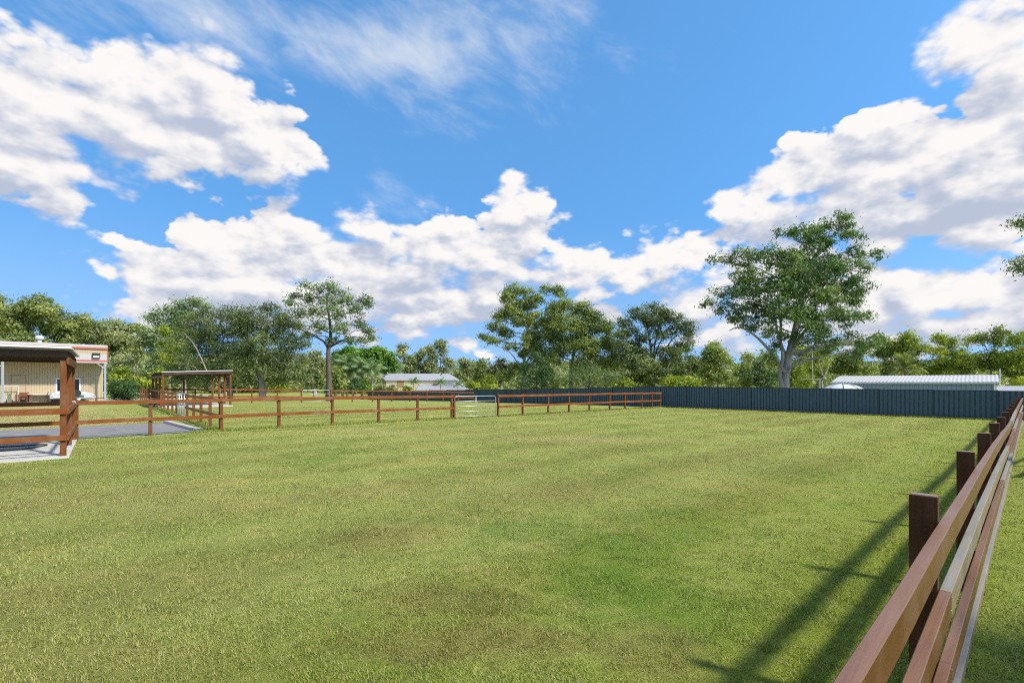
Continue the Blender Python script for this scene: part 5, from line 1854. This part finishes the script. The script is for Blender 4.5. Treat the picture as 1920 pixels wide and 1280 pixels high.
# mid trees between the dark vase tree and the big gum
GM = 'olive trees behind the blue steel fence'
for i, (cx, Y, top, bot, hw, lf, lab) in enumerate([
    (1262, 82, 650, 728, 26, 'olive', 'grey green tree just right of the dark vase tree'),
    (1290, 78, 645, 735, 30, 'dark', 'dim olive tree left of the round sunny gum'),
    (1345, 74, 644, 728, 38, 'olive', 'round sunny olive gum left of the big gum'),
    (1338, 96, 640, 700, 22, 'olive', 'small flat topped tree peeping over the round sunny gum'),
    (1400, 84, 660, 735, 34, 'olive', 'olive tree left behind the big gum limb'),
    (1428, 68, 678, 738, 32, 'soft', 'soft feathery green bush tree left of the big gum trunk'),
    (1445, 90, 656, 720, 24, 'olive', 'olive tree right behind the big gum trunk'),
    (1500, 86, 650, 735, 32, 'lime', 'yellow green tree right behind the big gum'),
    (1535, 72, 655, 712, 26, 'lime', 'pale stemmed yellow green gum left of the low shed'),
    (1575, 80, 660, 715, 30, 'olive', 'brownish olive tree behind the left end of the low shed'),
    (1618, 78, 640, 716, 32, 'olive', 'olive tree behind the low shed left of the date palm'),
    (1660, 86, 632, 716, 34, 'olive', 'mid green tree behind the date palm'),
    (1708, 84, 621, 716, 40, 'lime', 'tall sunny yellow green tree behind the low shed'),
    (1762, 82, 626, 716, 38, 'lime', 'second sunny yellow green tree right of the date palm'),
    (1812, 90, 632, 720, 36, 'olive', 'olive tree behind the right half of the low shed'),
    (1858, 78, 612, 725, 44, 'olive', 'tall layered olive tree behind the right end of the low shed'),
    (1915, 74, 622, 735, 44, 'lime', 'sunny green tree at the right edge above the fence'),
    (1975, 78, 615, 735, 46, 'olive', 'olive tree beyond the right edge above the fence'),
    (2040, 80, 620, 735, 48, 'olive', 'olive tree farther right outside the frame'),
]):
    make_tree('m', lab, Y, [(cx, 742), (cx + 1, 715), (cx - 1, (top + bot) / 2)], auto_blobs(cx, top, bot, hw, 13, 300 + i, .24, .42), LEAF[lf], M['bark_white' if i % 2 == 0 else 'bark_grey'], dens=.8, lsize=(.28, .46), wr=.45,
              droop=.4, seed=330 + i, n_per=24, sig=.5, r0=.2, group=GM, twigs=4, minr=.04, tshift=-.02)
# pale forked stem in front of the low shed
make_tree('fk', 'small gum with white forked stem left of the pale blue shed', 58.0, [(1541, 735), (1541, 715), (1540, 700)],
          [(1530, 668, 16, 10), (1550, 672, 14, 10), (1518, 680, 10, 8), (1540, 658, 14, 9)], LEAF['lime'], M['bark_white'], dens=.7, lsize=(.2, .36), wr=.4, droop=.6, seed=71, n_per=20, sig=.4, r0=.16,
          extra_limbs=[([(1540, 712, -.2), (1548, 695, -.2), (1553, 682, -.2)], .12, .05), ([(1540, 705, -.2), (1536, 690, -.2), (1530, 675, -.2)], .10, .04)])
# gum whose branch tips enter at the right edge of the picture
make_tree('re', 'gum outside the right edge whose branch tips reach into the sky', 46.0, [(1995, 745), (1992, 700), (1990, 640), (1985, 560), (1980, 480), (1985, 420)],
          [(1903, 420, 15, 10), (1930, 425, 20, 16), (1960, 410, 30, 26), (1905, 490, 14, 9), (1930, 495, 22, 18), (1905, 505, 12, 10), (1965, 480, 34, 30), (2000, 440, 36, 30), (1960, 540, 26, 22), (2010, 520, 36, 30), (2050, 470, 36, 30), (2040, 560, 36, 26), (1980, 590, 30, 20), (1998, 380, 34, 26), (2045, 400, 34, 26)],
          LEAF['gum'], M['bark_white'], dens=1.0, lsize=(.18, .32), wr=.36, droop=.75, seed=81, r0=.42, n_per=26, sig=.38, shell=.25, depth=.5, group='tall gums around the paddocks')


def shade_tree():
    """garden tree outside the frame on the right: its shade lies on the turf beyond the near fence"""
    rng = np.random.default_rng(77)
    b = Vector((8.7, -1.15, 0))
    b.z = gz(b.x, b.y)
    root = thing('tree', 'leafy tree just outside the frame that shades the turf beyond the near fence', 'tree', b)
    w = MB()
    w.tube([b - UP * .1, b + UP * 1.5, b + Vector((.1, 0, 3.2)), b + Vector((0, .1, 5.0))], [.26, .2, .15, .08], 9)
    C = []
    for i in range(30):
        u = rng.normal(size=3)
        u /= np.linalg.norm(u)
        c = b + DV * (u[0] * 2.0) + NV * (u[1] * 1.35) + UP * (4.9 + u[2] * .9)
        w.tube(bez(b + Vector((.1, 0, 3.0)), b.lerp(c, .5) + UP * 2.2, c, 4), [.07, .05, .04, .03, .015], 5, False)
        C.append(np.array(c) + rng.normal(size=(26, 3)) * np.array([.38, .38, .4]))
    w.build('trunk', M['bark_grey'], root, True)
    C = np.concatenate(C)
    v, f, t = leaf_cloud(rng, C, np.full(len(C), .32), 26, .18, .30, .55, .2, np.full(len(C), .4))
    mesh_np('crown', v - np.array(root.location), f, LEAF['shrub'], root, t)


shade_tree()


# ------------------------------------------------------------------ palms
def frond_mesh(name, mat, L, rise, sag, nl, ll, seed, hang=.3):
    """one pinnate frond along +x: rachis and leaflets, in one mesh"""
    rng = np.random.default_rng(seed)
    V, F, Tn = [], [], []
    n = 10
    pts = []
    for i in range(n + 1):
        t = i / n
        pts.append(np.array([L * (t - .18 * sag * t * t), 0, rise * t - sag * t * t]))
    for i in range(n):
        a, b = pts[i], pts[i + 1]
        w0, w1 = .05 * (1 - i / n) + .012, .05 * (1 - (i + 1) / n) + .012
        k = len(V)
        V += [a + (0, -w0, 0), a + (0, w0, 0), b + (0, w1, 0), b + (0, -w1, 0)]
        F.append((k, k + 1, k + 2, k + 3))
        Tn += [.75] * 4
    for i in range(nl):
        t = .1 + .88 * i / nl
        p = np.array([np.interp(t * n, range(n + 1), [q[j] for q in pts]) for j in range(3)])
        q = np.array([np.interp(min(t + .03, 1) * n, range(n + 1), [q_[j] for q_ in pts]) for j in range(3)])
        d = (q - p) / (np.linalg.norm(q - p) + 1e-9)
        l = ll * (math.sin(math.pi * min(t * .9 + .12, 1)) * .75 + .25)
        for sd in (-1, 1):
            e = d * .55 + np.array([0, sd * .8, -hang + rng.normal() * .12])
            e /= np.linalg.norm(e)
            tip = p + e * l + np.array([0, 0, -hang * l * .5])
            md = p + e * l * .5
            wv = d * (.035 + .02 * l)
            k = len(V)
            V += [p, md + wv, tip, md - wv]
            F.append((k, k + 1, k + 2, k + 3))
            Tn += [float(np.clip(.45 + rng.normal() * .2, 0, 1))] * 4
    me = bpy.data.meshes.new(name)
    me.from_pydata([tuple(v) for v in V], [], F)
    a = me.attributes.new('tint', 'FLOAT', 'POINT')
    a.data.foreach_set('value', np.array(Tn, np.float32))
    me.materials.append(mat)
    return me


def palm(label, px, Y, base_py, top_py, fr, nfr, r, seed, mat_trunk, elev=(-.5, 1.2), group=None):
    rng = random.Random(seed)
    b = at(px, base_py, Y)
    b.z = min(gz(b.x, b.y), b.z) - .05
    t = at(px + rng.uniform(-2, 2), top_py, Y)
    root = thing('palm_tree', label, 'palm tree', b, group)
    MB().tube([b, b.lerp(t, .5) + Vector((rng.uniform(-.1, .1), 0, 0)), t, t + UP * .5], [r * 1.25, r, r * .9, r * .7], 9).build('trunk', mat_trunk, root, True)
    for i in range(nfr):
        o = bpy.data.objects.new('frond', fr[i % len(fr)])
        COL.objects.link(o)
        o.parent = root
        o.location = t + UP * .35 - b
        az = i * 2.39996 + rng.uniform(-.2, .2)
        e = elev[0] + (elev[1] - elev[0]) * (i / (nfr - 1)) + rng.uniform(-.1, .1)
        o.rotation_euler = (rng.uniform(-.3, .3), -e, az)
        s = rng.uniform(.88, 1.1)
        o.scale = (s, s, s)


soft = [frond_mesh('frond', LEAF['palm'], 3.4, .5, 1.5, 26, 1.15, 400 + i, .55) for i in range(3)]
stiff = [frond_mesh('frond', LEAF['date'], 2.6, .4, .8, 26, .55, 410 + i, .12) for i in range(3)]
GQ = 'feathery palms beside the distant house'
for i, (px, top, lab) in enumerate([(642, 692, 'leftmost feathery palm beside the lone gum trunk'), (651, 683, 'tallest feathery palm right of the lone gum trunk'), (662, 697, 'feathery palm with pale trunk in the middle of the palm clump'),
                                    (678, 690, 'feathery palm right of the palm clump'), (697, 695, 'feathery palm near the distant house gable'), (722, 690, 'feathery palm behind the distant house roof'), (740, 692, 'feathery palm over the distant house roof ridge')]):
    palm(lab, px, 96 if i < 5 else 128, 735, top, soft, 15, .2, 20 + i, M['palm_trunk'], (-.35, 1.25), GQ)
palm('spiky date palm rising behind the pale blue shed roof', 1699, 62.0, 725, 694, stiff, 38, .3, 33, M['bark_grey'], (-.45, 1.45))
small = [frond_mesh('frond', LEAF['palm'], 1.7, .4, .8, 16, .5, 420 + i, .35) for i in range(2)]
for i, (px, py, lab) in enumerate([(776, 720, 'small palm in front of the cream wall of the distant house'), (827, 721, 'small palm in front of the white wing of the distant house'), (857, 724, 'smallest palm at the verandah corner of the distant house')]):
    palm(lab, px, 108.0, 738, py, small, 14, .12, 50 + i, M['palm_trunk'], (-.2, 1.3), 'small garden palms at the distant house')


# ------------------------------------------------------------------ far wood that closes the view
def far_wood():
    rng = np.random.default_rng(91)
    C, S, TI = [], [], []
    n = 520
    az = rng.uniform(math.radians(-62), math.radians(62), n)
    R = rng.uniform(165, 240, n)
    h = rng.uniform(6, 13.5, n) + 2.2 * np.sin(az * 7.3)
    for i in range(n):
        x, y = math.sin(az[i]) * R[i], math.cos(az[i]) * R[i]
        m = 30
        u = rng.normal(size=(m, 3))
        u /= np.linalg.norm(u, axis=1, keepdims=True)
        C.append(np.array([x, y, -1.5 + h[i] * .5]) + u * np.array([4.2, 4.2, h[i] * .5]) * rng.uniform(.6, 1, (m, 1)))
        S.append(np.full(m, 1.0))
        TI.append(np.full(m, np.clip(.42 + rng.normal() * .2, 0, 1)))
    v, f, t = leaf_cloud(rng, np.concatenate(C), np.concatenate(S), 6, 1.0, 1.9, .55, .2, np.concatenate(TI))
    o = mesh_np('distant_trees', v, f, LEAF['pale'], None, t)
    tag(o, 'far olive wood closing the view behind all the trees', kind='stuff')
    hv, hf = [], []
    m = 60
    for i in range(m + 1):
        a = math.radians(-65 + 130 * i / m)
        hgt = 9 + 7 * math.exp(-((a + .40) / .12) ** 2) + 2.5 * math.sin(a * 9) + 1.5 * math.sin(a * 23)
        for r, z in ((300, -4), (420, hgt + 8), (560, -4)):
            hv.append((math.sin(a) * r, math.cos(a) * r, z))
    for i in range(m):
        for j in range(2):
            hf.append((i * 3 + j, i * 3 + 3 + j, i * 3 + 4 + j, i * 3 + 1 + j))
    hm = simple('wooded_hill', (.075, .095, .060), .95, 0, .35, .12)
    o = mesh_np('hills', np.array(hv, float), np.array(hf), hm)
    tag(o, 'low wooded hills on the horizon', kind='structure')


far_wood()


# ------------------------------------------------------------------ turf blades
def turf_blades():
    rng = np.random.default_rng(3)
    half = math.radians(64)
    r1, r2 = 1.0, 42.0
    N = 1_450_000
    th = rng.uniform(-half, half, N)
    r = r1 * (r2 / r1) ** (rng.random(N) ** .93)
    x, y = np.sin(th) * r, np.cos(th) * r
    keep = np.ones(N, bool)
    # bare where driveway, slab and paving lie
    rel = np.stack([x - F0.x, y - F0.y], -1)
    al = rel @ np.array([DV.x, DV.y])
    ac = rel @ np.array([-NV.x, -NV.y])
    keep &= ~((al < -.70) & (ac > .30) & (ac < 5.98))
    rs = np.stack([x - FR1.x, y - FR1.y], -1)
    a1 = rs @ np.array([DV.x, DV.y])
    a2 = rs @ np.array([-NV.x, -NV.y])
    keep &= ~((a1 < .14) & (a2 > -.20) & (a2 < 4.8))
    # clumpy: reject by a few octaves of value noise
    def vnoise(px, py, s, sd):
        g = np.random.default_rng(sd).random((256, 256))
        u, v = px * s, py * s
        i, j = np.floor(u).astype(int), np.floor(v).astype(int)
        fu, fv = u - i, v - j
        fu, fv = fu * fu * (3 - 2 * fu), fv * fv * (3 - 2 * fv)
        i, j = i % 256, j % 256
        i2, j2 = (i + 1) % 256, (j + 1) % 256
        return (g[i, j] * (1 - fu) + g[i2, j] * fu) * (1 - fv) + (g[i, j2] * (1 - fu) + g[i2, j2] * fu) * fv
    cl = vnoise(x, y, 9.0, 1) * .5 + vnoise(x, y, 3.1, 2) * .3 + vnoise(x, y, .8, 4) * .2
    keep &= rng.random(N) < np.clip((cl - .22) * 2.6, .12, 1)
    x, y, r, cl = x[keep], y[keep], r[keep], cl[keep]
    n = len(x)
    z = np.concatenate([ground_np(x[i:i + 200000], y[i:i + 200000]) for i in range(0, n, 200000)])
    L = (.014 + .020 * rng.random(n)) * (.55 + .85 * cl) * (1 + .012 * r)
    Wd = (.0026 + .0010 * r) * rng.uniform(.7, 1.3, n)
    az = rng.uniform(0, 2 * np.pi, n)
    lean = rng.uniform(.2, 1.35, n)
    dx, dy = np.cos(az), np.sin(az)
    v = np.empty((n, 3, 3))
    v[:, 0] = np.stack([x - dy * Wd * .5, y + dx * Wd * .5, z - .003], -1)
    v[:, 1] = np.stack([x + dy * Wd * .5, y - dx * Wd * .5, z - .003], -1)
    v[:, 2] = np.stack([x + dx * L * np.sin(lean), y + dy * L * np.sin(lean), z + L * np.cos(lean)], -1)
    t = rng.random(n)
    o = mesh_np('grass', v.reshape(-1, 3), np.arange(n * 3).reshape(n, 3), M['blades'], None, np.repeat(t, 3))
    tag(o, 'short mown grass blades over the paddock', kind='stuff')
    # longer uncut grass along post feet and fence lines
    X_, Y_ = [], []
    for p0, dv, t0, t1, cnt, sp in ((Vector((2.24, 2.92, 0)), DV, -3, 34, 9000, .05), (F0, DV, -1, 33, 12000, .10), (F0, MV, 0, 20, 6000, .12)):
        t = rng.uniform(t0, t1, cnt)
        if p0.x > 0:
            t = t0 + (t1 - t0) * rng.random(cnt) ** 1.8
        s = rng.normal(size=cnt) * sp
        X_.append(p0.x + dv.x * t + dv.y * s)
        Y_.append(p0.y + dv.y * t - dv.x * s)
    b0, b1 = Vector((27.5, 28.9, 0)), Vector((12.35, 42.9, 0))
    t = rng.random(14000)
    X_.append(b0.x + (b1.x - b0.x) * t - .12 + rng.normal(size=14000) * .09)
    Y_.append(b0.y + (b1.y - b0.y) * t - .16 + rng.normal(size=14000) * .09)
    x, y = np.concatenate(X_), np.concatenate(Y_)
    n = len(x)
    z = ground_np(x, y)
    r = np.hypot(x, y)
    L = np.where(r < 12, rng.uniform(.03, .085, n), rng.uniform(.05, .14, n))
    Wd = .004 + .0011 * r
    az = rng.uniform(0, 2 * np.pi, n)
    lean = rng.uniform(.05, .8, n)
    dx, dy = np.cos(az), np.sin(az)
    v = np.empty((n, 3, 3))
    v[:, 0] = np.stack([x - dy * Wd * .5, y + dx * Wd * .5, z - .003], -1)
    v[:, 1] = np.stack([x + dy * Wd * .5, y - dx * Wd * .5, z - .003], -1)
    v[:, 2] = np.stack([x + dx * L * np.sin(lean), y + dy * L * np.sin(lean), z + L * np.cos(lean)], -1)
    o = mesh_np('uncut_grass', v.reshape(-1, 3), np.arange(n * 3).reshape(n, 3), M['blades'], None, np.repeat(rng.random(n) * .7, 3))
    tag(o, 'longer uncut grass along the fence feet', kind='stuff')


turf_blades()

for o in bpy.data.objects:
    if 'is_root' in o:
        del o['is_root']
